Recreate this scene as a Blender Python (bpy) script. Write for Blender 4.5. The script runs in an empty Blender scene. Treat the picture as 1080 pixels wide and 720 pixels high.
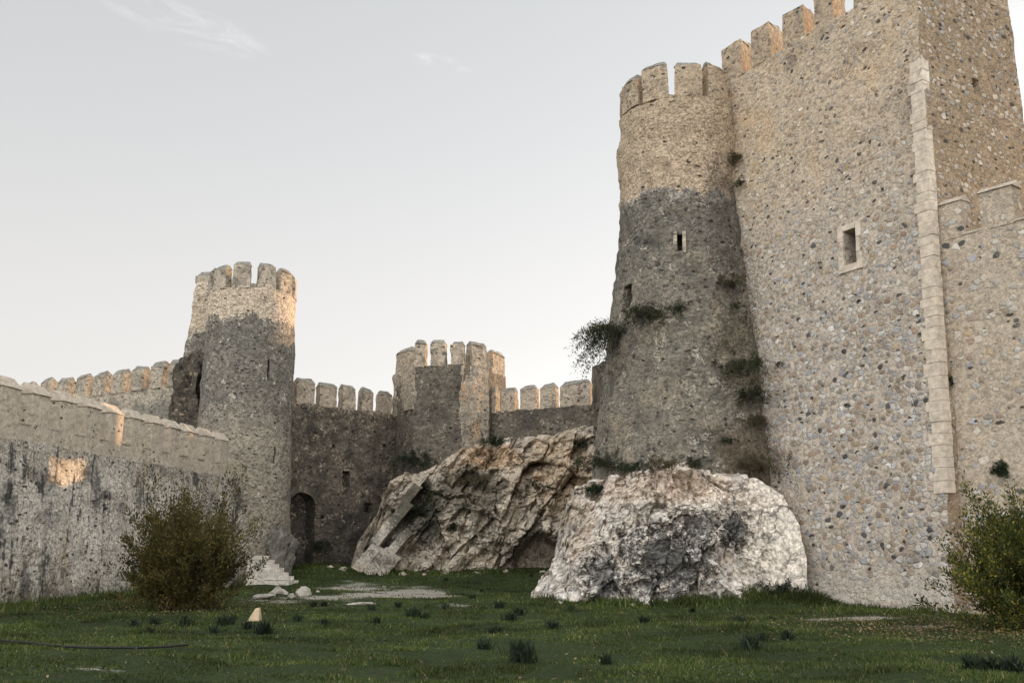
import bpy, bmesh, math, random
import numpy as np
from mathutils import Vector, Matrix

random.seed(7)
RNG = np.random.default_rng(7)
scene = bpy.context.scene
COL = scene.collection

# ------------------------------------------------------------------ camera model (used to survey the place)
CAM_Z = 1.6
F = 1050.0
TP = 226.0 / F
PITCH = math.atan(TP)
cp, sp = math.cos(PITCH), math.sin(PITCH)

def ray(px, py):
    dx, dy = (px - 540) / F, (360 - py) / F
    return np.array([dx, cp - dy * sp, sp + dy * cp])

def P(px, py, D):
    r = ray(px, py)
    return r * (D / r[1]) + np.array([0, 0, CAM_Z])

def Z(py, D, px=540):
    return P(px, py, D)[2]

def G(px, py, z=0.0):
    r = ray(px, py)
    return r * ((z - CAM_Z) / r[2]) + np.array([0, 0, CAM_Z])

def ray_line(px, py, A, B):
    """where the ray meets the vertical plane through plan points A, B"""
    r = ray(px, py)
    d = np.array([B[0] - A[0], B[1] - A[1]])
    n = np.array([-d[1], d[0]])
    t = (A[0] * n[0] + A[1] * n[1]) / (r[0] * n[0] + r[1] * n[1])
    return r * t + np.array([0, 0, CAM_Z])

# ------------------------------------------------------------------ numpy noise
def _hash(ix, iy, iz, s):
    h = (ix * 374761393 + iy * 668265263 + iz * 2147483647 + s * 974711) & 0xFFFFFFFF
    h = ((h ^ (h >> 13)) * 1274126177) & 0xFFFFFFFF
    h = ((h ^ (h >> 16)) * 2246822519) & 0xFFFFFFFF
    h = h ^ (h >> 15)
    return (h & 0xFFFF) / 32767.5 - 1.0

def vnoise(p, s=0):
    p = np.asarray(p, float)
    i = np.floor(p).astype(np.int64)
    f = p - i
    f = f * f * f * (f * (f * 6 - 15) + 10)
    x, y, z = i[:, 0], i[:, 1], i[:, 2]
    fx, fy, fz = f[:, 0], f[:, 1], f[:, 2]
    def c(a, b, d): return _hash(x + a, y + b, z + d, s)
    x00 = c(0,0,0)*(1-fx)+c(1,0,0)*fx; x10 = c(0,1,0)*(1-fx)+c(1,1,0)*fx
    x01 = c(0,0,1)*(1-fx)+c(1,0,1)*fx; x11 = c(0,1,1)*(1-fx)+c(1,1,1)*fx
    return (x00*(1-fy)+x10*fy)*(1-fz)+(x01*(1-fy)+x11*fy)*fz

def fbm(p, o=4, s=0, gain=0.5):
    a, r, q = 1.0, 0.0, np.asarray(p, float)
    for k in range(o):
        r = r + a * vnoise(q, s + k * 17)
        q = q * 2.03 + 3.7
        a *= gain
    return r

def ridged(p, o=4, s=0):
    a, r, q = 1.0, 0.0, np.asarray(p, float)
    for k in range(o):
        r = r + a * (1 - np.abs(vnoise(q, s + k * 17)) * 2)
        q = q * 2.1 + 1.3
        a *= 0.5
    return r

def sstep(a, b, x):
    t = np.clip((x - a) / (b - a), 0, 1)
    return t * t * (3 - 2 * t)

def vec_noise(v, f, s, o=2):
    return np.stack([fbm(v * f, o, s), fbm(v * f, o, s + 101), fbm(v * f, o, s + 211)], 1)

def rough(v, a=0.035, s=0):
    v = np.asarray(v, float)
    return v + a * 1.1 * vec_noise(v, 0.55, s) + a * 0.8 * vec_noise(v, 2.6, s + 5)

def facets(p, s=0, tilt=1.0):
    """angular rock: every Worley cell is a plane of its own tilt and height; returns height and distance to the cell edge"""
    p = np.asarray(p, float)
    i0 = np.floor(p).astype(np.int64)
    b1 = np.full(len(p), 9.0); b2 = np.full(len(p), 9.0); h = np.zeros(len(p))
    for dx in (-1, 0, 1):
        for dy in (-1, 0, 1):
            for dz in (-1, 0, 1):
                x, y, z = i0[:, 0] + dx, i0[:, 1] + dy, i0[:, 2] + dz
                c = np.stack([x + .5 + .5 * _hash(x, y, z, s), y + .5 + .5 * _hash(x, y, z, s + 1), z + .5 + .5 * _hash(x, y, z, s + 2)], 1)
                r = p - c
                d = np.sqrt((r * r).sum(1))
                hh = _hash(x, y, z, s + 3) * .5 + tilt * (r[:, 0] * _hash(x, y, z, s + 4) + r[:, 1] * _hash(x, y, z, s + 5) + r[:, 2] * _hash(x, y, z, s + 6))
                near = d < b1
                b2 = np.where(near, b1, np.minimum(b2, d)); h = np.where(near, hh, h); b1 = np.where(near, d, b1)
    return h, b2 - b1

# ------------------------------------------------------------------ mesh building
class MB:
    def __init__(self):
        self.v, self.f, self.n = [], [], 0
    def add(self, v, f):
        self.v.append(np.asarray(v, float))
        self.f += [tuple(int(i) + self.n for i in q) for q in f]
        self.n += len(v)
        return self
    def verts(self):
        return np.concatenate(self.v)
    def build(self, name, mat, parent=None, smooth=42, attr=None):
        me = bpy.data.meshes.new(name)
        v = self.verts()
        if parent is not None:
            v = v - np.array(world_loc(parent))
        me.from_pydata(v.tolist(), [], self.f)
        me.materials.append(mat)
        if smooth:
            me.polygons.foreach_set('use_smooth', [True] * len(me.polygons))
        if smooth and smooth is not True:
            me.set_sharp_from_angle(angle=math.radians(smooth))
        if attr:
            for k, a in attr.items():
                at = me.attributes.new(k, 'FLOAT', 'POINT')
                at.data.foreach_set('value', np.asarray(a, np.float32))
        o = bpy.data.objects.new(name, me)
        COL.objects.link(o)
        if parent is not None:
            o.parent = parent
        me.update()
        return o

def world_loc(o):
    l = Vector((0, 0, 0))
    while o:
        l = l + o.location
        o = o.parent
    return l

def grid(P00, P10, P11, P01, nu, nv):
    u = np.linspace(0, 1, nu + 1)[:, None, None]
    w = np.linspace(0, 1, nv + 1)[None, :, None]
    P00, P10, P11, P01 = [np.asarray(q, float)[None, None, :] for q in (P00, P10, P11, P01)]
    g = P00*(1-u)*(1-w) + P10*u*(1-w) + P11*u*w + P01*(1-u)*w
    idx = np.arange((nu + 1) * (nv + 1)).reshape(nu + 1, nv + 1)
    f = np.stack([idx[:-1, :-1], idx[1:, :-1], idx[1:, 1:], idx[:-1, 1:]], -1).reshape(-1, 4)
    return g.reshape(-1, 3), f

def merge(v, f, tol=1e-4):
    k = np.round(v / tol).astype(np.int64)
    _, first, inv = np.unique(k, axis=0, return_index=True, return_inverse=True)
    inv = inv.reshape(-1)
    out = []
    for q in f:
        r = [inv[i] for i in q]
        r = [a for j, a in enumerate(r) if a != r[j - 1]]
        if len(set(r)) >= 3:
            out.append(tuple(r))
    return v[first], out

def hexa(b, t, res, amp=0.035, seed=0, fn=None):
    """closed six-sided solid from bottom and top quads (counter-clockwise from above)"""
    b = [np.asarray(q, float) for q in b]
    t = [np.asarray(q, float) for q in t]
    L = lambda p, q: float(np.linalg.norm(p - q))
    na = max(1, int(math.ceil(max(L(b[0], b[1]), L(b[3], b[2]), L(t[0], t[1])) / res)))
    nb = max(1, int(math.ceil(max(L(b[1], b[2]), L(b[0], b[3]), L(t[1], t[2])) / res)))
    nc = max(1, int(math.ceil(max(L(b[0], t[0]), L(b[1], t[1]), L(b[2], t[2])) / res)))
    V, Fc, n = [], [], 0
    for c, nu, nv in ((((b[0], b[1], t[1], t[0])), na, nc), ((b[1], b[2], t[2], t[1]), nb, nc),
                      ((b[2], b[3], t[3], t[2]), na, nc), ((b[3], b[0], t[0], t[3]), nb, nc),
                      ((t[0], t[1], t[2], t[3]), na, nb), ((b[0], b[3], b[2], b[1]), nb, na)):
        v, f = grid(*c, nu, nv)
        V.append(v); Fc.append(f + n); n += len(v)
    v, f = merge(np.concatenate(V), np.concatenate(Fc))
    if fn is not None:
        v = fn(v)
    if amp:
        v = rough(v, amp, seed)
    return v, f

def boolean_cut(o, cutters):
    """subtract closed meshes from o, keeping the result as plain mesh data"""
    tmp = []
    for c in cutters:
        me = bpy.data.meshes.new('cut'); me.from_pydata(np.asarray(c[0]).tolist(), [], [tuple(int(i) for i in q) for q in c[1]])
        bm = bmesh.new(); bm.from_mesh(me); bmesh.ops.recalc_face_normals(bm, faces=bm.faces); bm.to_mesh(me); bm.free()
        co = bpy.data.objects.new('cut', me); COL.objects.link(co); tmp.append(co)
        co.location = -Vector(( -0.0, 0, 0)); 
        m = o.modifiers.new('b', 'BOOLEAN'); m.object = co; m.operation = 'DIFFERENCE'; m.solver = 'EXACT'
    bpy.context.view_layer.update()
    dg = bpy.context.evaluated_depsgraph_get()
    new = bpy.data.meshes.new_from_object(o.evaluated_get(dg))
    o.modifiers.clear()
    old = o.data
    o.data = new
    new.name = old.name
    bpy.data.meshes.remove(old)
    for co in tmp:
        m = co.data
        bpy.data.objects.remove(co); bpy.data.meshes.remove(m)

def empty(name, loc, label, cat, group=None):
    o = bpy.data.objects.new(name, None)
    o.empty_display_size = 0.3
    COL.objects.link(o)
    o.location = [float(q) for q in loc]
    tag(o, label, cat, group)
    return o

def tag(o, label=None, cat=None, group=None, kind=None):
    if label: o['label'] = label
    if cat: o['category'] = cat
    if group: o['group'] = group
    if kind: o['kind'] = kind
    return o

# ------------------------------------------------------------------ node helpers
class NT:
    def __init__(self, tree):
        self.t = tree
    def n(self, typ, props=None, **inp):
        nd = self.t.nodes.new(typ)
        for k, v in (props or {}).items():
            setattr(nd, k, v)
        for k, v in inp.items():
            key = int(k[1:]) if (k[0] == 'i' and k[1:].isdigit()) else k.replace('_', ' ')
            s = nd.inputs[key]
            self.put(s, v)
        return nd
    def put(self, s, v):
        if isinstance(v, bpy.types.NodeSocket):
            self.t.links.new(v, s)
        elif isinstance(v, bpy.types.Node):
            self.t.links.new(v.outputs[0], s)
        else:
            if s.type == 'RGBA' and hasattr(v, '__len__') and len(v) == 3:
                v = (*v, 1)
            s.default_value = v
    def math(self, op, a, b=None, c=None, clamp=False):
        nd = self.t.nodes.new('ShaderNodeMath'); nd.operation = op; nd.use_clamp = clamp
        for i, q in enumerate((a, b, c)):
            if q is not None: self.put(nd.inputs[i], q)
        return nd.outputs[0]
    def vmath(self, op, a, b=None):
        nd = self.t.nodes.new('ShaderNodeVectorMath'); nd.operation = op
        self.put(nd.inputs[0], a)
        if b is not None: self.put(nd.inputs[1], b)
        return nd.outputs[0]
    def mix(self, fac, a, b, mode='MIX'):
        nd = self.t.nodes.new('ShaderNodeMix'); nd.data_type = 'RGBA'; nd.blend_type = mode
        self.put(nd.inputs[0], fac); self.put(nd.inputs[6], a); self.put(nd.inputs[7], b)
        return nd.outputs[2]
    def noise(self, vec, scale, detail=4, rough=0.55, dist=0.0):
        nd = self.n('ShaderNodeTexNoise', None, Vector=vec, Scale=scale, Detail=detail, Roughness=rough, Distortion=dist)
        return nd.outputs[0]
    def step(self, x, a, b):
        nd = self.t.nodes.new('ShaderNodeMapRange'); nd.interpolation_type = 'SMOOTHSTEP'
        self.put(nd.inputs[0], x); self.put(nd.inputs[1], a); self.put(nd.inputs[2], b)
        return nd.outputs[0]
    def ramp(self, x, stops, interp='LINEAR'):
        nd = self.t.nodes.new('ShaderNodeValToRGB'); cr = nd.color_ramp; cr.interpolation = interp
        while len(cr.elements) < len(stops): cr.elements.new(0.5)
        for e, (p, c) in zip(cr.elements, stops):
            e.position = p; e.color = (*c, 1)
        self.put(nd.inputs[0], x)
        return nd.outputs[0]

def material(name):
    m = bpy.data.materials.new(name); m.use_nodes = True
    m.node_tree.nodes.clear()
    t = NT(m.node_tree)
    out = t.n('ShaderNodeOutputMaterial')
    b = t.n('ShaderNodeBsdfPrincipled')
    m.node_tree.links.new(b.outputs[0], out.inputs[0])
    b.inputs['Roughness'].default_value = 0.9
    b.inputs['Specular IOR Level'].default_value = 0.2
    return m, t, b

def sc(c, k): return tuple(q * k for q in c)

# palettes (linear albedo)
COBBLES = [(0.0, (.36,.295,.225)), (.08, (.40,.395,.39)), (.20, (.54,.48,.405)), (.30, (.29,.25,.21)), (.36, (.50,.475,.445)),
           (.48, (.48,.40,.31)), (.57, (.35,.345,.345)), (.66, (.57,.52,.45)), (.77, (.36,.26,.19)), (.81, (.63,.595,.545)), (.905, (.10,.098,.097)), (.95, (.44,.335,.22))]

def masonry(name, scale=3.6, stones=COBBLES, mortar=(.40,.34,.27), w=(.0,.07), cover=.25, bump=.05, flat=1.3,
            dark=(.07,.066,.058), dark_amt=0.3, dark_scale=.5, streak=0.0, holes=.25, fine=14, zones=None, late=None, expo=.8,
            cover_fn=None, speck=.5, rad=(.24,.30), light=None, light_amt=.0, hscale=2.4):
    """rubble masonry: rounded warped Voronoi stones in rough mortar, mortar smears, lichen, speckle, streaks and pits"""
    m, t, b = material(name)
    pos = t.n('ShaderNodeNewGeometry').outputs['Position']
    z = t.n('ShaderNodeSeparateXYZ', None, Vector=pos).outputs[2]
    wv = t.n('ShaderNodeTexNoise', None, Vector=pos, Scale=3.0, Detail=3.0).outputs['Color']
    wp = t.vmath('ADD', pos, t.vmath('MULTIPLY', t.vmath('SUBTRACT', wv, (.5,.5,.5)), (.20,.20,.20)))
    wp = t.vmath('MULTIPLY', wp, (1, 1, flat))
    v1 = t.n('ShaderNodeTexVoronoi', None, Vector=wp, Scale=scale, Randomness=1.0)
    ve = t.n('ShaderNodeTexVoronoi', {'feature': 'DISTANCE_TO_EDGE'}, Vector=wp, Scale=scale, Randomness=1.0).outputs['Distance']
    cs = t.n('ShaderNodeSeparateColor', None, Color=v1.outputs['Color'])
    nf = t.noise(pos, fine, 5, .7)
    n2 = t.noise(t.vmath('MULTIPLY', pos, (1, 1, 1.25)), fine * .42, 5, .68)
    nm = t.noise(pos, 1.1, 5, .6)
    nl = t.noise(pos, dark_scale, 6, .62, .4)
    sub = lambda x, k: t.math('MULTIPLY', t.math('SUBTRACT', x, .5), k)
    # how far the mortar creeps over each stone
    cov = t.math('MULTIPLY', t.math('SUBTRACT', nm, .5), cover)
    if cover_fn: cov = t.math('ADD', cov, cover_fn(t, z, pos))
    ri = t.math('ADD', rad[0], t.math('MULTIPLY', cs.outputs[2], rad[1]))
    e1 = t.math('SUBTRACT', ri, v1.outputs['Distance'])
    e2 = t.math('MULTIPLY', t.math('SUBTRACT', ve, .025), 1.7)
    edge = t.math('SUBTRACT', t.math('MINIMUM', e1, e2), cov)
    edge = t.math('ADD', edge, sub(nf, .14))
    vis = t.step(t.math('ADD', cs.outputs[1], sub(nm, .5)), 1 - expo - .02, 1 - expo + .02)
    stone = t.math('MULTIPLY', t.step(edge, w[0], w[1]), vis)
    scol = t.ramp(cs.outputs[0], stones, 'CONSTANT')
    k = t.math('ADD', .76, t.math('MULTIPLY', cs.outputs[2], .40))
    scol = t.mix(1.0, scol, t.n('ShaderNodeCombineColor', None, Red=k, Green=k, Blue=k).outputs[0], 'MULTIPLY')
    v2 = t.n('ShaderNodeTexVoronoi', None, Vector=wp, Scale=scale * 2.7, Randomness=1.0)
    c2 = t.n('ShaderNodeSeparateColor', None, Color=v2.outputs['Color'])
    mcol = t.mix(t.step(n2, .3, .7), sc(mortar, .80), sc(mortar, 1.15))
    peb = t.math('MULTIPLY', t.step(t.math('ADD', v2.outputs['Distance'], sub(nf, .3)), .42, .25), t.step(c2.outputs[0], .58, .62))
    mcol = t.mix(t.math('MULTIPLY', peb, .8), mcol, t.ramp(c2.outputs[1], stones, 'CONSTANT'))
    col = t.mix(stone, mcol, scol)
    rim = t.math('MULTIPLY', t.math('MULTIPLY', t.step(edge, -.10, -.01), t.step(edge, .05, -.01)), vis)
    col = t.mix(t.math('MULTIPLY', rim, .5), col, sc(mortar, .42))
    if zones:
        for fn in zones:
            col = fn(t, col, z, pos, nf, nm, nl, stone)
    if dark_amt > 0:
        dn = t.math('ADD', nl, t.math('ADD', sub(nf, .35), sub(n2, .7)))
        dm = t.step(dn, .68 - dark_amt * .34, .80 - dark_amt * .28)
        col = t.mix(t.math('MULTIPLY', dm, .78), col, dark)
    if light is not None:
        ln = t.noise(t.vmath('ADD', pos, (4, 7, 2)), 1.4, 7, .74, .4)
        lm = t.step(t.math('ADD', ln, sub(nf, .5)), .60 - light_amt * .2, .66 - light_amt * .2)
        col = t.mix(t.math('MULTIPLY', lm, .75), col, light)
    if streak > 0:
        sv = t.vmath('MULTIPLY', pos, (2.1, 2.1, .13))
        sn = t.noise(sv, 1.3, 6, .70, .25)
        sm = t.step(t.math('ADD', sn, t.math('ADD', sub(nm, .7), sub(n2, .35))), .56, .68)
        col = t.mix(t.math('MULTIPLY', sm, streak), col, dark)
    if late:
        for fn in late:
            col = fn(t, col, z, pos, nf, nm, nl, stone)
    sk = t.math('ADD', 1 - speck * .5, t.math('MULTIPLY', t.step(t.math('ADD', t.math('MULTIPLY', nf, .55), t.math('MULTIPLY', n2, .45)), .33, .68), speck))
    col = t.mix(1.0, col, t.n('ShaderNodeCombineColor', None, Red=sk, Green=sk, Blue=sk).outputs[0], 'MULTIPLY')
    if holes > 0:
        vh = t.n('ShaderNodeTexVoronoi', None, Vector=t.vmath('MULTIPLY', wp, (1, 1, 1.5)), Scale=hscale, Randomness=1.0)
        ch = t.n('ShaderNodeSeparateColor', None, Color=vh.outputs['Color'])
        hr = t.math('MULTIPLY', ch.outputs[1], .14)
        hm = t.math('MULTIPLY', t.step(t.math('SUBTRACT', t.math('ADD', vh.outputs['Distance'], sub(nf, .35)), hr), .16, .07), t.step(ch.outputs[0], 1 - holes, 1.02 - holes))
        col = t.mix(t.math('MULTIPLY', hm, .86), col, (.032,.027,.022))  # shade inside the pits is painted into the base colour
    else:
        hm = 0.0
    t.put(b.inputs['Base Color'], col)
    h = t.math('MULTIPLY', t.math('MULTIPLY', t.step(edge, -.08, .22), vis), .55)
    h = t.math('ADD', h, t.math('MULTIPLY', nf, .75))
    h = t.math('ADD', h, t.math('MULTIPLY', n2, 1.1))
    h = t.math('ADD', h, t.math('MULTIPLY', nm, .6))
    h = t.math('SUBTRACT', h, t.math('MULTIPLY', hm, 1.0))
    bp = t.n('ShaderNodeBump', None, Strength=.9, Distance=bump, Height=h)
    t.put(b.inputs['Normal'], bp.outputs[0])
    return m

def zone_cap(zline, soft, col, amt, rag=1.6, above=True, fine_amt=1.0):
    """a ragged boundary at height zline; above (or below) it the surface is replaced by col"""
    def fn(t, c, z, pos, nf, nm, nl, stone):
        rn = t.noise(t.vmath('MULTIPLY', pos, (1, 1, .55)), .9, 5, .65)
        zz = t.math('ADD', z, t.math('MULTIPLY', t.math('SUBTRACT', rn, .5), rag * 2))
        zz = t.math('ADD', zz, t.math('MULTIPLY', t.math('SUBTRACT', nf, .5), fine_amt))
        msk = t.step(zz, zline - soft, zline + soft) if above else t.step(zz, zline + soft, zline - soft)
        cc = t.mix(t.step(nf, .3, .7), sc(col, .8), sc(col, 1.15))
        return t.mix(t.math('MULTIPLY', msk, amt), c, cc)
    return fn

def zone_tint(zline, soft, col, rag=1.6, above=False, fine_amt=1.0):
    """weathering that darkens or warms the stones beyond a ragged line without hiding them"""
    def fn(t, c, z, pos, nf, nm, nl, stone):
        rn = t.noise(t.vmath('MULTIPLY', pos, (1, 1, .55)), .9, 5, .65)
        zz = t.math('ADD', z, t.math('MULTIPLY', t.math('SUBTRACT', rn, .5), rag * 2))
        zz = t.math('ADD', zz, t.math('MULTIPLY', t.math('SUBTRACT', nf, .5), fine_amt))
        msk = t.step(zz, zline - soft, zline + soft) if above else t.step(zz, zline + soft, zline - soft)
        return t.mix(msk, c, t.mix(1.0, c, col, 'MULTIPLY'))
    return fn

def blotch(scale, lo, hi, col, amt, zlo=None, zhi=None, stretch=(1,1,1), off=(0,0,0)):
    def fn(t, c, z, pos, nf, nm, nl, stone):
        p = t.vmath('ADD', t.vmath('MULTIPLY', pos, stretch), off)
        n = t.noise(p, scale, 6, .65, .3)
        n = t.math('ADD', n, t.math('MULTIPLY', t.math('SUBTRACT', nf, .5), .35))
        msk = t.math('MULTIPLY', t.step(n, lo, hi), amt)
        if zlo is not None: msk = t.math('MULTIPLY', msk, t.step(z, zlo[0], zlo[1]))
        if zhi is not None: msk = t.math('MULTIPLY', msk, t.step(z, zhi[1], zhi[0]))
        cc = t.mix(t.step(nf, .3, .7), sc(col, .75), sc(col, 1.2))
        return t.mix(msk, c, cc)
    return fn

def patch(center, rad, soft, col, amt, nscale=.8, namp=.8, fine=.8):
    """a stain round a point of the masonry, with an uneven outline"""
    def fn(t, c, z, pos, nf, nm, nl, stone):
        d = t.n('ShaderNodeVectorMath', {'operation': 'LENGTH'})
        t.put(d.inputs[0], t.vmath('DIVIDE', t.vmath('SUBTRACT', pos, tuple(center)), tuple(rad)))
        dd = t.math('ADD', d.outputs['Value'], t.math('MULTIPLY', t.math('SUBTRACT', t.noise(pos, nscale, 5, .65), .5), namp * 2))
        dd = t.math('ADD', dd, t.math('MULTIPLY', t.math('SUBTRACT', nf, .5), fine))
        msk = t.math('MULTIPLY', t.step(dd, 1 + soft, 1 - soft), amt)
        cc = t.mix(t.step(nf, .3, .7), sc(col, .7), sc(col, 1.25))
        return t.mix(msk, c, cc)
    return fn

M = {}
# ------------------------------------------------------------------ materials
TAN = (.47, .365, .255)
def main_cover(t, z, pos):
    return t.math('MULTIPLY', t.step(z, 6.0, 17.0), .13)
M['main'] = masonry('cobble_rubble_wall', 4.0, mortar=(.50,.43,.35), cover=.16, bump=.06, dark_amt=.08, holes=.28, cover_fn=main_cover, expo=1.0, speck=.5, hscale=2.6, rad=(.44,.22),
    zones=[blotch(.35, .50, .70, (.52,.455,.37), .30, (9, 13)),
           blotch(.45, .50, .66, (.56,.42,.27), .5, (13, 18)), zone_tint(14.5, 3.5, (1.06,1.0,.91), rag=2.0, above=True),
           zone_cap(1.0, .5, (.60,.54,.46), .75, rag=1.3, above=False)],
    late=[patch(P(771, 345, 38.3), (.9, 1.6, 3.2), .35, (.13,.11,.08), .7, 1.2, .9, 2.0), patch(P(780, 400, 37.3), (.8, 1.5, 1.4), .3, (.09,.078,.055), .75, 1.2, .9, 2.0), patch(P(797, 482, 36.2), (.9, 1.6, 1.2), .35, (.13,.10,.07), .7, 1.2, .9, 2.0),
          patch(P(896, 72, 34), (.5, 1.0, .8), .35, (.14,.12,.10), .6, 1.5, 1.0, 2.0)])
M['main_side'] = masonry('brown_rubble_wall', 3.8, mortar=(.38,.30,.215), late=[zone_tint(60, 1, (.87,.82,.75))], cover=.18, rad=(.32,.26), bump=.06, dark_amt=.10, holes=.42, expo=.9, speck=.5, hscale=2.8)
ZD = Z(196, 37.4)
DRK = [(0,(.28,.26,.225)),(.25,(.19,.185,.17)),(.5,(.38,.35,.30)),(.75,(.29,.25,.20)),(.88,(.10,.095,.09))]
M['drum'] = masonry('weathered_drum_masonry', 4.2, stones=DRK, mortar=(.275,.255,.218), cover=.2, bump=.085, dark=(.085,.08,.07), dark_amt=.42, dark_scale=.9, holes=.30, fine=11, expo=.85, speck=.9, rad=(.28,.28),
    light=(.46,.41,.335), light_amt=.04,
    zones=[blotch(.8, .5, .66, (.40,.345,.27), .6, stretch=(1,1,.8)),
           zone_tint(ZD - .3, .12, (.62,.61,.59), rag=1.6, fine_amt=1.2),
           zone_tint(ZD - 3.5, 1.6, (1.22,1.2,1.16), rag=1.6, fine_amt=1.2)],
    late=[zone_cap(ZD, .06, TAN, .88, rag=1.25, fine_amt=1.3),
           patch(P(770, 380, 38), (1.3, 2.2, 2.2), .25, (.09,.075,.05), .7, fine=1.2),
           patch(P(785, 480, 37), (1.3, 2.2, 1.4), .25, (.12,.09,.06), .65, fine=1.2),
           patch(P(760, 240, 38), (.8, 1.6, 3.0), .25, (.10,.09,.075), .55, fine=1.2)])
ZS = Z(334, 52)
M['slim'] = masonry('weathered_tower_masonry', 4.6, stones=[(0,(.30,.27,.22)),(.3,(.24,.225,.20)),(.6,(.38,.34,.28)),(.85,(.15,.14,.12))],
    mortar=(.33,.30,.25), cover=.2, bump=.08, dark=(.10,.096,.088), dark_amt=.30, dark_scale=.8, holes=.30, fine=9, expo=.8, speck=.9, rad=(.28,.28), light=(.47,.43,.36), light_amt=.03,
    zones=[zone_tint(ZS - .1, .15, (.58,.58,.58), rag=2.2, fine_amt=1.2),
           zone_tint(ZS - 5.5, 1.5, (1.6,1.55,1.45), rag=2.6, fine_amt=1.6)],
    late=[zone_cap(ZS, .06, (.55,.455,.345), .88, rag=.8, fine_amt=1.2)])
FAR = [(0,(.22,.195,.16)),(.3,(.15,.14,.12)),(.6,(.30,.26,.21)),(.85,(.09,.085,.075))]
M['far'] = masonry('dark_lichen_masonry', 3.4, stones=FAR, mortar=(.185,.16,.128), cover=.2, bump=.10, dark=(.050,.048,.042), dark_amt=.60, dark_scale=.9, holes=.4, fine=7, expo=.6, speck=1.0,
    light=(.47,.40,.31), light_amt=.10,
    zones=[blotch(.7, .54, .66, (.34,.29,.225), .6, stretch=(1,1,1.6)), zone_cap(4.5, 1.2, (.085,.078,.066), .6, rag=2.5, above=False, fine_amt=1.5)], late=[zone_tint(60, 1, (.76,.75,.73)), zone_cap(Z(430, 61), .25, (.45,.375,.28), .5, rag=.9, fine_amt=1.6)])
M['gate'] = masonry('grey_gate_masonry', 3.5, stones=FAR, mortar=(.185,.165,.135), cover=.2, bump=.09, dark=(.075,.07,.063), dark_amt=.5, dark_scale=.8, holes=.34, fine=7, expo=.55, speck=.95,
    light=(.42,.365,.29), light_amt=.06, late=[zone_tint(60, 1, (.82,.81,.79))], zones=[zone_cap(Z(384, 61), .4, (.33,.285,.225), .4, rag=1.5, fine_amt=1.4)])
M['gate_light'] = masonry('pale_gate_masonry', 3.8, stones=[(0,(.34,.30,.24)),(.3,(.25,.23,.20)),(.6,(.40,.34,.27)),(.85,(.17,.15,.13))],
    mortar=(.38,.33,.26), cover=.2, bump=.09, dark=(.12,.11,.10), dark_amt=.30, dark_scale=.9, holes=.35, fine=8, expo=.5, speck=.8,
    zones=[blotch(.8, .56, .70, (.52,.33,.16), .6)])
M['merlon_old'] = masonry('worn_merlon_masonry', 4.0, stones=[(0,(.38,.32,.25)),(.3,(.28,.25,.21)),(.6,(.46,.39,.30)),(.85,(.18,.16,.14))],
    mortar=(.44,.375,.29), cover=.2, bump=.07, dark=(.11,.105,.095), dark_amt=.40, dark_scale=1.3, holes=.35, fine=9, expo=.45, speck=.7)
M['cope_old'] = masonry('lichen_coping', 4.5, stones=[(0,(.22,.21,.19)),(.5,(.28,.26,.22)),(.8,(.16,.155,.14))], mortar=(.25,.235,.2), cover=.3, bump=.05,
    dark=(.11,.11,.10), dark_amt=.4, dark_scale=1.4, holes=0, fine=10, expo=.3, speck=.7)
M['merlon_tan'] = masonry('tan_merlon_masonry', 4.6, stones=[(0,(.40,.325,.24)),(.3,(.30,.255,.20)),(.6,(.46,.38,.285)),(.85,(.20,.175,.145))], mortar=(.46,.365,.26), cover=.2, bump=.06, dark=(.17,.15,.12), dark_amt=.30, dark_scale=1.3, holes=.30, expo=.6, speck=.6)
M['left'] = masonry('streaked_plaster_wall', 4.4, stones=[(0,(.38,.34,.28)),(.25,(.25,.23,.20)),(.5,(.46,.41,.34)),(.7,(.30,.21,.13)),(.85,(.18,.165,.15)),(.93,(.48,.45,.40))],
    mortar=(.42,.37,.30), cover=.25, bump=.08, dark=(.058,.058,.055), dark_amt=.40, dark_scale=.6, streak=.92, holes=.6, fine=9, expo=.65, speck=.9, light=(.55,.52,.47), light_amt=.08,
    zones=[blotch(.42, .43, .52, (.60,.555,.485), .85, off=(3,7,1), stretch=(1,1,.8)),
           blotch(.5, .56, .66, (.40,.295,.17), .55, stretch=(1,1,.45)),
           zone_cap(4.7, .4, (.22,.195,.16), .32, rag=1.6, fine_amt=2.0)],
    late=[zone_tint(.5, .4, (.55,.55,.5), rag=.6), blotch(.9, .60, .65, (.05,.05,.05), .75, stretch=(1,1,.35), off=(9,2,5))])
M['parapet'] = masonry('smooth_parapet_render', 4.5, stones=[(0,(.42,.37,.30)),(.5,(.34,.29,.22)),(.85,(.28,.2,.12))], mortar=(.47,.41,.33), cover=.3, bump=.035,
    dark=(.25,.22,.18), dark_amt=.30, dark_scale=.5, streak=.35, holes=.30, fine=9, expo=.15, speck=.35, hscale=3.2)
M['cope_new'] = masonry('pale_coping_mortar', 5, stones=[(0,(.42,.37,.30)),(.5,(.38,.33,.26))], mortar=(.46,.40,.32), cover=.3, bump=.03,
    dark=(.26,.235,.2), dark_amt=.3, dark_scale=.7, holes=0, fine=9, expo=.1, speck=.35)
M['back'] = masonry('old_back_wall_masonry', 4.0, stones=[(0,(.36,.31,.25)),(.3,(.27,.245,.21)),(.6,(.42,.36,.29)),(.85,(.17,.155,.135))],
    mortar=(.40,.345,.27), cover=.2, bump=.09, dark=(.10,.10,.09), dark_amt=.36, dark_scale=.8, holes=.4, fine=8, expo=.45, speck=.8,
    zones=[zone_cap(10.3, .3, (.16,.155,.135), .7, rag=1.2, above=False)])
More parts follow.
